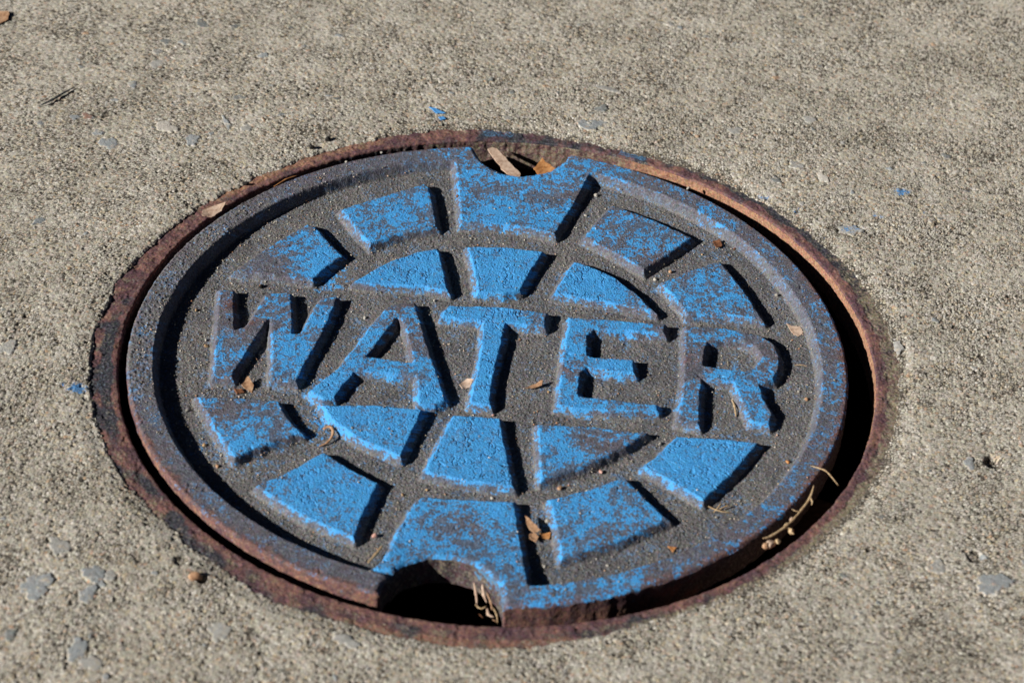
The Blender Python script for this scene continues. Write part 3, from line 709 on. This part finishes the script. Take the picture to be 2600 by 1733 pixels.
for j, (sx, sy, sw, sd, kd) in enumerate(STONES):
    mx = max(sw, sd) * 1.8
    idx = np.nonzero((np.abs(x - sx) < mx) & (np.abs(y - sy) < mx))[0]
    if not len(idx): continue
    an = rs.uniform(-0.7, 0.7) if sw > sd * 1.3 or sd > sw * 1.3 else rs.uniform(0, 3)
    if j == 7: an = -0.45
    dx = x[idx] - sx; dy = y[idx] - sy
    u = (dx * math.cos(an) + dy * math.sin(an)) / sw; v = (-dx * math.sin(an) + dy * math.cos(an)) / sd
    ang = np.arctan2(v, u); ph_ = rs.uniform(0, 6, 3)
    rad = 1 + 0.16 * np.sin(2 * ang + ph_[0]) + 0.14 * np.sin(3 * ang + ph_[1]) + 0.08 * np.sin(5 * ang + ph_[2])
    q = np.hypot(u, v) / rad + 0.25 * vnoise(x[idx], y[idx], 2.0, 190)
    mk = 1 - sstep(0.86, 1.02, q)
    flat = lvl[idx] + 0.42 - 0.1 * q + (u * rs.uniform(-.2, .2) + v * rs.uniform(-.2, .2)) + 0.08 * vnoise(x[idx], y[idx], 1.5, 191)
    zc[idx] = zc[idx] * (1 - mk) + flat * mk - 0.30 * np.exp(-((q - 1.06) / 0.10) ** 2)
    grime[idx] *= (1 - mk)
    partly = mk * np.clip(0.85 + 0.5 * vnoise(x[idx], y[idx], 3, 192), 0, 1)
    sm[idx] = np.maximum(sm[idx], partly)
    sc[idx] = np.where(mk[:, None] > 0.02, np.array(SC[int(kd)])[None], sc[idx])
pnt = np.zeros(x.shape)
for sx, sy, sw, sd, v in [(-163.5, -47.5, 4.5, 4.0, .8), (175, 140, 5, 4, .7), (151, 108, 7, 4, .5), (164, 120, 4, 3, .45), (127, 118, 5, 4, .35), (140, 101, 4, 3, .3), (185, 124, 3, 3, .4), (-170, -46, 3, 3, .4), (206, 146, 4, 3, .35), (112, 128, 4, 3, .4)]:
    pnt = np.maximum(pnt, v * np.exp(-(((x - sx) / sw) ** 2 + ((y - sy) / sd) ** 2)))
# a chipped hollow at the right, and one beside the ring at lower left
for sx, sy, sr, dp in [(207.5, -41.5, 4.5, 2.2), (-92.4, -149.2, 2.6, 2.2), (198, -98, 4, 0.9), (-102, -140, 3.5, 1.0)]:
    dd = np.hypot(x - sx, y - sy) + 0.8 * vnoise(x, y, 3, 195)
    zc = zc - dp * (1 - sstep(sr * 0.45, sr, dd)); grime = np.clip(grime + 0.3 * (1 - sstep(sr * 0.6, sr, dd)), 0, 1)
# broken lip right at the ring
zc = zc - (1 - sstep(0.0, 1.2, of)) * (0.3 + 0.25 * ul + 0.2 * vnoise(x, y, 2, 196))
PZ = np.full(PX.shape, 0.25); PZ[isf] = zc
full = lambda v, d: (lambda q: (q.__setitem__(isf, v), q)[1])(np.full(PX.shape, d))
scf = np.zeros((len(PX), 4)); scf[:, 3] = 1; scf[isf] = sc
# a hidden skirt drops the inner border below the ring's top
SK = NTH
PXa = np.concatenate([PX[:NTH], PX]); PYa = np.concatenate([PY[:NTH], PY]); PZa = np.concatenate([np.full(NTH, -4.0), PZ])
K = len(offs) + 1
i0 = np.arange(NTH); i1 = (i0 + 1) % NTH
PQ = np.concatenate([np.stack([j * NTH + i0, (j + 1) * NTH + i0, (j + 1) * NTH + i1, j * NTH + i1], 1) for j in range(K - 1)])
pad = lambda v: np.concatenate([v[:NTH], v])
me = np_mesh('pavement', np.stack([PXa, PYa, PZa], 1), PQ, True,
             dict(grain=pad(full(gcol, 0.4)), grime=pad(full(grime, 0.2)), stone_mask=pad(full(sm, 0.0)), paint=pad(full(pnt, 0.0))),
             dict(stone=np.concatenate([scf[:NTH], scf])))
pav = link('pavement', me, M_CONC)
tag(pav, 'sandy beige concrete pavement with worn grains around the iron ring', None, None, 'structure')

# ------------------------------------------------------------------ loose things lying about (positions in mm)
import bmesh
def ground(x, y):
    """height of what lies under a point: cover, or pavement"""
    if math.hypot(x, y) < 149:
        d2 = (X - x) ** 2 + (Y - y) ** 2
        return float(z[int(np.argmin(d2))])
    d2 = (PX - x) ** 2 + (PY - y) ** 2
    return float(PZ[int(np.argmin(d2))])

def leaf(name, pts, mat, label, cat='leaf', zs=None, lift=0.5, curl=0.8, thick=0.35, group=None, seed=1, tiltv=(0, 0), zc_=None):
    """a dry flake of the outline pts, with thickness, curl and veins"""
    r = random.Random(seed)
    P = np.array(pts, float); c = P.mean(0)
    base_z = zc_ if zc_ is not None else ground(c[0], c[1])
    # refine the outline
    out = []
    for i in range(len(P)):
        a_, b_ = P[i], P[(i + 1) % len(P)]
        for t_ in (0, 0.25, 0.5, 0.75):
            q = a_ * (1 - t_) + b_ * t_
            sc_ = np.linalg.norm(b_ - a_) * 0.05
            out.append(q + (np.array([r.uniform(-1, 1), r.uniform(-1, 1)]) * sc_ if t_ else 0))
    out = np.array(out); n_ = len(out)
    ext = np.abs(P - c).max()
    bm = bmesh.new()
    rings = []
    for sfrac in (1.0, 0.75, 0.5, 0.25):
        for side in (0,):
            row = []
            for q in out:
                w = c + (q - c) * sfrac; u = (w - c) / ext
                zz = base_z + lift + curl * ext * 0.22 * (u[0] * 0.6 + u[1] * 0.5) ** 2 + tiltv[0] * (w[0] - c[0]) + tiltv[1] * (w[1] - c[1]) + 0.02 * ext * math.sin(5 * u[0] + seed) * math.cos(4 * u[1])
                row.append(bm.verts.new(((w[0] - c[0]) * MM, (w[1] - c[1]) * MM, (zz - base_z) * MM)))
            rings.append(row)
    cen = bm.verts.new((0, 0, (lift) * MM))
    for k_ in range(3):
        for i in range(n_):
            j = (i + 1) % n_
            bm.faces.new((rings[k_][i], rings[k_][j], rings[k_ + 1][j], rings[k_ + 1][i]))
    for i in range(n_): bm.faces.new((rings[3][i], rings[3][(i + 1) % n_], cen))
    bmesh.ops.recalc_face_normals(bm, faces=bm.faces)
    res_ = bmesh.ops.solidify(bm, geom=bm.faces[:], thickness=thick * MM)
    me_ = bpy.data.meshes.new(name); bm.to_mesh(me_); bm.free()
    o_ = link(name, me_, mat)
    o_.location = (c[0] * MM, c[1] * MM, base_z * MM)
    return tag(o_, label, cat, group)

def pebble(x, y, d, mat, label, cat='pebble', name='pebble', group=None, seed=1, flat=0.75, sink=0.12, zc_=None):
    r = random.Random(seed)
    bm = bmesh.new()
    bmesh.ops.create_icosphere(bm, subdivisions=3, radius=0.5)
    cuts = [(Vector((r.gauss(0, 1), r.gauss(0, 1), r.gauss(0, 1))).normalized(), r.uniform(0.24, 0.40)) for _ in range(11)]
    sx_, sy_ = r.uniform(0.85, 1.25), r.uniform(0.8, 1.1)
    for v in bm.verts:
        for nn, dd in cuts:
            e = v.co.dot(nn) - dd
            if e > 0: v.co -= nn * e * 0.85
        v.co.x *= sx_; v.co.y *= sy_; v.co.z *= flat
        v.co *= 1 + 0.03 * math.sin(17 * v.co.x + seed) * math.cos(15 * v.co.y)
        v.co *= d * MM
    lo = min(v.co.z for v in bm.verts)
    me_ = bpy.data.meshes.new(name); bm.to_mesh(me_); bm.free()
    for f in me_.polygons: f.use_smooth = True
    o_ = link(name, me_, mat)
    base_z = zc_ if zc_ is not None else ground(x, y)
    o_.location = (x * MM, y * MM, base_z * MM - lo - sink * d * MM)
    o_.rotation_euler = (0, 0, r.uniform(0, 6))
    return tag(o_, label, cat, group)

def tube_mesh(bm, pts, rads, seg=7):
    P = [Vector(p_) for p_ in pts]
    # smooth subdivision of the centre line
    def cr(i, t_):
        p0_, p1_, p2_, p3_ = P[max(i - 1, 0)], P[i], P[i + 1], P[min(i + 2, len(P) - 1)]
        return 0.5 * ((2 * p1_) + (p2_ - p0_) * t_ + (2 * p0_ - 5 * p1_ + 4 * p2_ - p3_) * t_ * t_ + (3 * p1_ - p0_ - 3 * p2_ + p3_) * t_ ** 3)
    line = []; rr_ = []
    for i in range(len(P) - 1):
        for t_ in (0, 0.2, 0.4, 0.6, 0.8):
            line.append(cr(i, t_)); rr_.append(rads[i] * (1 - t_) + rads[i + 1] * t_)
    line.append(P[-1]); rr_.append(rads[-1])
    prev = None
    for i, q in enumerate(line):
        tdir = (line[min(i + 1, len(line) - 1)] - line[max(i - 1, 0)]).normalized()
        s_ = tdir.cross(Vector((0, 0, 1)));
        if s_.length < 1e-4: s_ = Vector((1, 0, 0))
        s_.normalize(); u_ = s_.cross(tdir)
        wob_ = 1 + 0.16 * math.sin(i * 1.7 + P[0].x) + 0.10 * math.sin(i * 4.1)
        ring_ = [bm.verts.new((q + (s_ * math.cos(k_ * 2 * math.pi / seg) + u_ * math.sin(k_ * 2 * math.pi / seg) * 0.55) * rr_[i] * wob_) * MM) for k_ in range(seg)]
        if prev:
            for k_ in range(seg): bm.faces.new((prev[k_], prev[(k_ + 1) % seg], ring_[(k_ + 1) % seg], ring_[k_]))
        else: bm.faces.new(ring_[::-1])
        prev = ring_
    bm.faces.new(prev)

def tube(name, pts, rads, mat, label, cat, group=None, parent=None):
    c = Vector(pts[0]) if parent is None else Vector((0, 0, 0))
    bm = bmesh.new()
    tube_mesh(bm, [Vector(p_) - c for p_ in pts], rads)
    bmesh.ops.recalc_face_normals(bm, faces=bm.faces)
    me_ = bpy.data.meshes.new(name); bm.to_mesh(me_); bm.free()
    for f in me_.polygons: f.use_smooth = True
    o_ = link(name, me_, mat, parent)
    if parent is None:
        o_.location = c * MM
        tag(o_, label, cat, group)
    return o_

GL = 'leaf scraps on the cover'; GP = 'pebbles on the cover'; GS = 'straws around the cover'
# in the far lifting notch
leaf('bark_strip', [(-16.4, 150.2), (-14.6, 152.0), (-12.4, 151.6), (-6.2, 143.0), (0.6, 134.2), (0.2, 131.2), (-5.4, 132.6), (-11.4, 141.2)], M_PALE_LEAF, 'long pale pink bark strip leaning in the far lifting notch', 'bark', zc_=-3.5, lift=0.6, curl=0.3, thick=0.5, seed=3, tiltv=(0.0, 0.06))
leaf('dry_leaf', [(9.4, 147.5), (11.5, 143.7), (17.5, 138.4), (10.0, 131.9), (6.0, 138.3)], M_ORANGE_LEAF, 'orange brown leaf corner sticking up at the right of the far notch', 'leaf', zc_=-3.4, lift=0.6, curl=0.5, seed=4, tiltv=(0.0, 0.03), group=GL)
# scraps of leaf and bark on the cover
leaf('dry_leaf', [(124.2, 42.6), (126.4, 40.9), (130.0, 41.3), (131.6, 37.4), (129.6, 34.6), (127.2, 35.4), (125.8, 38.4)], M_PALE_LEAF, 'pale torn leaf flake lying flat above the letter R near the rim', 'leaf', lift=0.5, curl=0.1, seed=5, group=GL)
leaf('dry_leaf', [(-98.8, -31.5), (-96.9, -27.2), (-94.0, -30.9), (-94.1, -34.4), (-98.0, -32.6)], M_TAN_LEAF, 'tan folded leaf scrap standing at the foot of the letter W', 'leaf', lift=1.2, curl=2.0, seed=6, tiltv=(-0.1, 0.3), group=GL)
leaf('bark_crumb', [(-101.6, -33.6), (-98.4, -33.2), (-97.2, -35.2), (-99.8, -36.4)], M_BROWN, 'dark brown bark crumb beside the folded scrap under the letter W', 'bark', lift=0.7, curl=1.5, thick=0.8, seed=7)
leaf('dry_leaf', [(-10.2, -18.4), (-7.5, -14.6), (-4.6, -15.4), (-5.8, -19.0), (-8.6, -20.4)], M_PALE_LEAF, 'small pinkish leaf scrap between the letters A and T', 'leaf', lift=0.8, curl=1.8, seed=8, tiltv=(0, 0.2), group=GL)
leaf('dry_leaf', [(17.0, -17.2), (20.0, -14.2), (23.8, -12.0), (23.8, -14.6), (21.0, -16.0)], M_TAN_LEAF, 'thin tan leaf scrap between the letters T and E', 'leaf', lift=0.9, curl=1.6, seed=9, tiltv=(0.1, 0.15), group=GL)
leaf('dry_leaf', [(90.4, 96.4), (93.6, 97.2), (94.8, 93.4), (92.4, 91.0), (91.2, 93.6)], M_BROWN, 'curled brown leaf crumb on the floor at upper right between rim and blocks', 'leaf', lift=0.9, curl=2.0, seed=10, group=GL)
leaf('dry_leaf', [(24.2, -95.6), (27.2, -98.6), (31.2, -103.2), (28.6, -104.6), (26.6, -102.6)], M_TAN_LEAF, 'pointed tan leaf scrap at the right edge of the near notch block', 'leaf', lift=3.0, curl=1.2, seed=11, tiltv=(0.1, 0.1), group=GL)
leaf('dry_leaf', [(28.8, -103.6), (30.6, -105.6), (29.8, -108.4), (27.4, -107.2), (26.8, -104.6)], M_TAN_LEAF, 'small ragged scrap just below the pointed leaf by the near notch block', 'leaf', lift=1.6, curl=1.8, seed=12, group=GL)
leaf('dry_leaf', [(30.6, -102.0), (35.0, -102.0), (34.6, -105.2), (31.6, -105.0)], M_ORANGE_LEAF, 'orange leaf crumb to the right of the pointed leaf by the near notch block', 'leaf', lift=0.7, curl=1.6, seed=13, group=GL)
leaf('dry_leaf', [(-136.2, 76.0), (-137.0, 80.6), (-131.3, 85.8), (-127.7, 87.0), (-128.5, 81.6), (-132.0, 76.4)], M_PALE_LEAF, 'pale grey bark flake stuck on the ring at upper left', 'leaf', zc_=-0.8, lift=0.7, curl=0.8, seed=14, group=GL)
leaf('dry_leaf', [(-276, 229.2), (-262.5, 228.0), (-261.0, 221.2), (-265.0, 215.8), (-276, 216)], M_TAN_LEAF, 'tan orange dead leaf on the concrete in the far left corner', 'leaf', lift=0.8, curl=0.4, seed=15, group='leaves on the concrete')
leaf('dry_leaf', [(80.4, -102.4), (83.8, -103.0), (82.6, -105.6)], M_ORANGE_LEAF, 'tiny orange crumb on the floor below the two blocks at lower right', 'leaf', lift=0.6, curl=1.5, seed=16, group=GL)
leaf('paint_chip', [(-47.2, 176.0), (-44.1, 175.6), (-38.8, 172.0), (-42.7, 171.0)], M_BLUECHIP, 'larger blue paint chip on the concrete beyond the ring', 'paint chip', lift=0.7, curl=0.1, seed=17, group='blue paint chips on the concrete')
leaf('paint_chip', [(-41.8, 168.3), (-39.4, 169.2), (-38.0, 167.3), (-40.2, 166.0)], M_BLUECHIP, 'smaller blue paint chip nearest the far edge of the ring', 'paint chip', lift=0.7, curl=0.1, seed=18, group='blue paint chips on the concrete')
# curled stalk at lower left
tube('leaf_stalk', [(-61.4, -54.4, -3.6), (-59.0, -53.2, -2.8), (-57.2, -55.4, -2.8), (-57.2, -58.4, -3.4), (-58.8, -61.6, -4.2), (-61.6, -63.6, -4.6)], [0.6, 0.75, 0.7, 0.6, 0.5, 0.25], M_TAN_LEAF, 'curled orange brown leaf stalk left of the lower inner blocks', 'stalk')
# straws
tube('straw', [(102.2, -11.5, -4.6), (103.6, -16.4, -4.0), (104.4, -22.2, -4.6)], [0.2, 0.5, 0.25], M_STRAW, 'short straw lying under the bowl of the letter R', 'straw', GS)
tube('straw', [(128.0, 14.4, -4.7), (130.6, 14.8, -4.5), (133.4, 14.5, -4.7)], [0.15, 0.3, 0.15], M_STRAW, 'tiny straw between the letter R and the rim', 'straw', GS)
tube('straw', [(134.8, -54.6, 0.7), (138.2, -56.2, 1.3), (141.2, -58.4, 1.6), (145.6, -64.4, 0.5)], [0.15, 0.45, 0.4, 0.2], M_STRAW, 'pale straw bridging the dark gap at the right of the cover', 'straw', GS)
tube('straw', [(-108.8, 103.6, -0.4), (-104.3, 109.3, 0.1), (-99.8, 113.8, -0.4)], [0.15, 0.3, 0.15], M_ORANGE_LEAF, 'thin orange straw lying along the gap at upper left', 'straw', GS)
tube('straw', [(-32.4, -129.4, -2.4), (-30.2, -123.6, -3.2), (-28.4, -118.2, -3.6)], [0.3, 0.7, 0.4], M_STRAW, 'pale straw against the left side of the near notch block', 'straw', GS)
tang = bpy.data.objects.new('straw_tangle', None); C.collection.objects.link(tang); tang.location = (99.5 * MM, -79 * MM, -5 * MM)
tag(tang, 'small tangle of straw on the floor right of the lower right block', 'straw', GS)
for pts_ in ([(-5.4, 1.6, .6), (-2.5, -0.6, 1.0), (1.6, -1.7, .8), (5.2, -1.0, .4)], [(-2.2, -2.2, .4), (-0.2, 0.8, 1.2), (0.6, 3.6, .8)], [(0.2, -0.6, 1.0), (3.0, 1.4, 1.3), (5.0, 2.0, .6)], [(1.0, 2.6, .6), (2.6, 3.6, .9)]):
    tube('straw_piece', pts_, [0.22] + [0.34] * (len(pts_) - 2) + [0.12], M_STRAW, None, None, parent=tang)
# dry flower stem lying in the gap
stem = bpy.data.objects.new('dry_flower_stem', None); C.collection.objects.link(stem); stem.location = (128 * MM, -85 * MM, -1 * MM)
tag(stem, 'dry flower stem with shrivelled seed heads lying along the gap at lower right', 'stem')
tube('stalk', [(8.0, 19.4, 1.4), (6.2, 11.4, 1.0), (1.0, 0.8, 0.8), (-3.6, -6.2, 0.8), (-8.8, -11.8, 0.9), (-11.4, -13.6, 1.4)], [0.25, 0.62, 0.5, 0.6, 0.6, 0.3], M_STRAW, None, None, parent=stem)
tube('stalk', [(6.6, 12.6, 1.0), (7.4, 10.2, 1.2), (7.2, 8.4, 0.8)], [0.5, 0.4, 0.15], M_STRAW, None, None, parent=stem)
tube('stalk', [(2.6, 4.0, 0.9), (0.8, 3.6, 1.4), (-0.6, 4.4, 1.6)], [0.4, 0.3, 0.12], M_STRAW, None, None, parent=stem)
def head_part(px, py, pz, d, seed, mat):
    o_ = pebble(0, 0, d, mat, None, None, name='seed_head', seed=seed, flat=0.8, zc_=0)
    for kk_ in ('label', 'category', 'group'):
        if kk_ in o_: del o_[kk_]
    o_.parent = stem; o_.location = (px * MM, py * MM, pz * MM)
head_part(-8.0, -14.4, -0.6, 4.4, 21, M_PALE_LEAF); head_part(-10.0, -16.2, 0.0, 3.2, 22, M_TAN_LEAF); head_part(-5.6, -13.0, 0.2, 3.0, 25, M_STRAW)
head_part(-0.6, -6.0, -0.4, 3.6, 23, M_STRAW); head_part(-2.2, -4.0, 0.6, 2.4, 26, M_STRAW); head_part(-0.4, -0.4, 0.2, 2.6, 24, M_PALE_LEAF)
tube('stalk', [(-3.6, -6.2, 0.8), (-1.6, -5.2, 0.2), (0.6, -7.8, -0.4)], [0.6, 0.5, 0.4], M_STRAW, None, None, parent=stem)
# straws caught inside the near notch
nest = bpy.data.objects.new('straw_tangle', None); C.collection.objects.link(nest); nest.location = (13 * MM, -136 * MM, -10 * MM)
tag(nest, 'straw and leaf bits caught against the wall inside the near lifting notch', 'straw', GS)
for pts_, w_, mt_ in (([(-5.0, 8.6, 0.4), (-3.6, 4.0, -1.0), (-2.8, -0.4, -2.2)], .6, M_PALE_LEAF), ([(-1.6, 7.0, 1.6), (-0.6, 3.2, 0.2), (0.8, 0.2, -1.2)], .75, M_PALE_LEAF),
                      ([(-3.4, -0.6, -2.0), (-1.2, -2.2, -2.2), (0.8, -1.4, -1.6)], .4, M_STRAW), ([(0.6, 3.6, 0.6), (2.6, -0.8, -.4), (3.2, -3.4, -1.2)], .40, M_TAN_LEAF),
                      ([(1.4, -3.0, -1), (2.2, -5.6, -1.6), (4.4, -6.6, -1.6)], .7, M_PALE_LEAF), ([(3.6, -3.4, 0), (5.2, -6.2, -.4), (6.0, -9.6, -1.4)], .35, M_STRAW),
                      ([(-1.4, -5.4, -2), (0.2, -7.0, -2.2)], .7, M_BROWN), ([(4.0, -8.0, -1.6), (5.6, -8.8, -1.8)], .6, M_TAN_LEAF)):
    tube('straw_piece', pts_, [0.25] + [w_] * (len(pts_) - 2) + [0.15], mt_, None, None, parent=nest)
tube('twig', [(-227, 149.6, 1.4), (-222.5, 154.9, 1.7), (-220.0, 159.4, 1.6), (-215.2, 167.2, 1.2)], [0.35, 0.75, 0.7, 0.3], M_TWIG, 'thin dark twig on the concrete at far left', 'twig')
# pebbles and grains one can point at
PEB = [(-16.8, 83.2, 1.6, M_WHITE, 'white pebble on the floor between far notch block and inner blocks'),
       (-8.1, 81.6, 1.5, M_WHITE, 'pale pebble above the middle upper inner block'),
       (-28.2, 101.6, 2.0, M_WHITE, 'white pebble beside the left side of the far notch block'),
       (-1.5, 104.3, 1.6, M_YELLOW, 'ochre pebble on top of the far notch block'),
       (-25.9, 110.7, 2.4, M_BROWN, 'reddish crumb against the left side of the far notch block'),
       (32.7, 108.1, 2.4, M_WHITE, 'white pebble right of the far notch block, lower of two'),
       (36.2, 123.9, 3.0, M_WHITE, 'largest white pebble, at the far end of the slot right of the far notch block'),
       (-64.3, 136.7, 1.8, M_WHITE, 'white pebble on the far left edge of the rim'),
       (-79.4, 128.3, 2.4, M_WHITE, 'cream pebble in the gap at the far left of the rim'),
       (77.8, 130.4, 2.6, M_WHITE, 'cream pebble on the far right edge of the rim'),
       (119.7, 61.5, 2.8, M_WHITE, 'white pebble on the floor above the pale leaf flake at right'),
       (100.4, 92.2, 1.8, M_BROWN, 'small brown pebble right of the curled leaf crumb'),
       (72.9, 71.6, 2.6, M_TAN_LEAF, 'tan crumb between the two upper right blocks'),
       (66.6, 65.2, 2.6, M_WHITE, 'pale pebble left of the upper right block nearest the letter R'),
       (86.2, 86.3, 1.4, M_YELLOW, 'tiny ochre pebble between the two upper right blocks and the rim'),
       (-102.6, 35.4, 3.4, M_BLACK, 'grey brown stone above the valley of the letter W'),
       (-127.1, 15.3, 2.2, M_YELLOW, 'orange pebble left of the letter W'),
       (-119.2, -3.3, 2.0, M_WHITE, 'white pebble left of the letter W, upper of two'),
       (-118.4, -7.4, 2.6, M_YELLOW, 'cream pebble left of the letter W, lower of two'),
       (-118.2, -49.4, 2.2, M_WHITE, 'white pebble at the left end of the lower left block'),
       (-107.2, -68.9, 2.4, M_YELLOW, 'ochre pebble left of the lower left block near its tip'),
       (-105.3, -74.0, 1.8, M_WHITE, 'white pebble below the ochre one near the lower left block'),
       (-99.6, -80.9, 2.4, M_TAN_LEAF, 'tan pebble in front of the tip of the lower left block'),
       (-55.4, 20.7, 2.4, M_WHITE, 'white pebble between the letters W and A'),
       (-27.3, 36.4, 2.2, M_WHITE, 'white pebble above the letter A'),
       (-30.0, -32.8, 1.6, M_WHITE, 'white pebble under the crossbar of the letter A'),
       (5.6, -35.0, 1.6, M_PINK, 'pinkish grain at the foot of the letter T'),
       (26.8, -16.8, 2.0, M_YELLOW, 'ochre grain left of the stem of the letter E'),
       (129.9, -2.3, 2.4, M_WHITE, 'white pebble right of the leg of the letter R'),
       (133.1, -7.2, 2.4, M_TAN_LEAF, 'tan seed right of the leg of the letter R'),
       (74.3, -43.4, 2.8, M_WHITE, 'pale pebble at the left corner of the lower right block under the letter R'),
       (-32.4, -112.1, 3.6, M_PINK, 'pink stone chip at the left side of the near notch block'),
       (36.5, -75.3, 3.2, M_TAN_LEAF, 'tan stone with a dark shadow above the block right of the near notch'),
       (33.0, -95.0, 2.4, M_WHITE, 'white seed between the near notch block and the block to its right'),
       (-24.7, -87.3, 2.2, M_YELLOW, 'orange grain at the far left corner of the near notch block'),
       (-15.7, -83.0, 2.0, M_YELLOW, 'olive grain below the middle lower inner block at its left'),
       (10.3, -84.6, 2.0, M_WHITE, 'white pebble below the middle lower inner block'),
       (34.2, -120.1, 1.8, M_WHITE, 'white glinting grain at the near end of the slot beside the notch block'),
       (58.0, -116.1, 1.8, M_WHITE, 'white glinting grain on the floor at the near right'),
       (51.8, -63.4, 2.4, M_PINK, 'pinkish crumb beside the right lower inner block'),
       (126.0, -47.1, 3.0, M_ORANGE_LEAF, 'orange crumb on the floor right of the lower right block'),
       (98.6, -83.6, 1.6, M_WHITE, 'white grain just below the straw tangle'),
       ]
for i, (px, py, d_, mt_, lb) in enumerate(PEB):
    zc2 = -1.2 if (px, py) == (-79.4, 128.3) else None
    pebble(px, py, d_ * 0.78, mt_, lb, group=GP, seed=50 + i, zc_=zc2, flat=0.7 + 0.2 * ((i * 7) % 5) / 5)
STN = [(-94.8, -149.2, 5.2, M_TAN_LEAF, 'rounded orange brown pebble on the concrete at the near left of the ring'),
       (-89.8, 142.7, 3.6, M_BLACK, 'larger black stone chip on the concrete at the far left of the ring'),
       (-96.6, 135.0, 2.8, M_BLACK, 'smaller black stone chip beside the larger one at far left'),
       (-121.9, 103.6, 2.4, M_BLACK, 'black stone chip on the concrete lip at left of the ring')]
for i, (px, py, d_, mt_, lb) in enumerate(STN):
    pebble(px, py, d_, mt_, lb, 'stone', 'stone', group='stones on the concrete', seed=120 + i, flat=0.8)

# loose sand on the cover's floor and along the left rim: too fine to count
rs = np.random.RandomState(8)
gx = rs.uniform(-147, 147, 60000); gy = rs.uniform(-147, 147, 60000)
keep = np.hypot(gx, gy) < 147
gx, gy = gx[keep], gy[keep]
bins = 294; hx = ((X + 147)).astype(int).clip(0, bins); hy = ((Y + 147)).astype(int).clip(0, bins)
# nearest vertex through a coarse lookup of the cover's vertices
cell = 0.5; nb_ = int(300 / cell) + 2
vi = np.full((nb_, nb_), -1, int)
vi[((X + 150.5) / cell).astype(int).clip(0, nb_ - 1), ((Y + 150.5) / cell).astype(int).clip(0, nb_ - 1)] = np.arange(len(X))
gi_ = vi[((gx + 150.5) / cell).astype(int), ((gy + 150.5) / cell).astype(int)]
ok = (gi_ >= 0) & (dn[np.maximum(gi_, 0)] > 1.5)
gx, gy, gi_ = gx[ok], gy[ok], gi_[ok]
lf = np.abs((np.degrees(np.arctan2(gy, gx)) - 165 + 180) % 360 - 180) < 45
lft2 = 1 + 1.2 * np.exp(-((gx + 115) / 30) ** 2)
prob = np.where(top[gi_] < 0.1, 0.36 * lft2, np.where((R[gi_] > 138) & lf, 0.65, 0.045))
ok = rs.uniform(size=len(gx)) < prob
gx, gy, gi_ = gx[ok], gy[ok], gi_[ok]; ng = len(gx)
sz = 0.12 + 0.36 * rs.uniform(size=ng) ** 4
gz = z[gi_] + sz * 0.5
O = np.array([(1, 0, 0), (-1, 0, 0), (0, 1, 0), (0, -1, 0), (0, 0, 1), (0, 0, -1)], float)
F = np.array([(0, 2, 4), (2, 1, 4), (1, 3, 4), (3, 0, 4), (2, 0, 5), (1, 2, 5), (3, 1, 5), (0, 3, 5)])
jit = 1 + rs.uniform(-0.35, 0.35, (ng, 6, 1)); rot = rs.uniform(0, 6.28, ng)
ov = O[None] * jit
cx_ = ov[..., 0] * np.cos(rot)[:, None] - ov[..., 1] * np.sin(rot)[:, None]; cy_ = ov[..., 0] * np.sin(rot)[:, None] + ov[..., 1] * np.cos(rot)[:, None]
GV = np.stack([gx[:, None] + cx_ * sz[:, None], gy[:, None] + cy_ * sz[:, None], gz[:, None] + ov[..., 2] * sz[:, None]], -1).reshape(-1, 3)
GF = (F[None] + (np.arange(ng) * 6)[:, None, None]).reshape(-1, 3)
me = np_mesh('sand', GV, GF, False, dict(tone=np.repeat(rs.uniform(size=ng), 6)))
n_ = NT('loose_sand')
msand = n_.done(n_.ramp(n_.attr('tone'), [(0.0, srgb(96, 86, 74)), (0.4, srgb(150, 138, 118)), (0.7, srgb(186, 174, 152)), (0.85, srgb(222, 214, 200)), (0.95, srgb(196, 140, 100))]), 0.55, spec=0.5)
sand = link('sand', me, msand)
tag(sand, 'loose sand grains strewn over the sunken floor of the cover', 'sand', None, 'stuff')
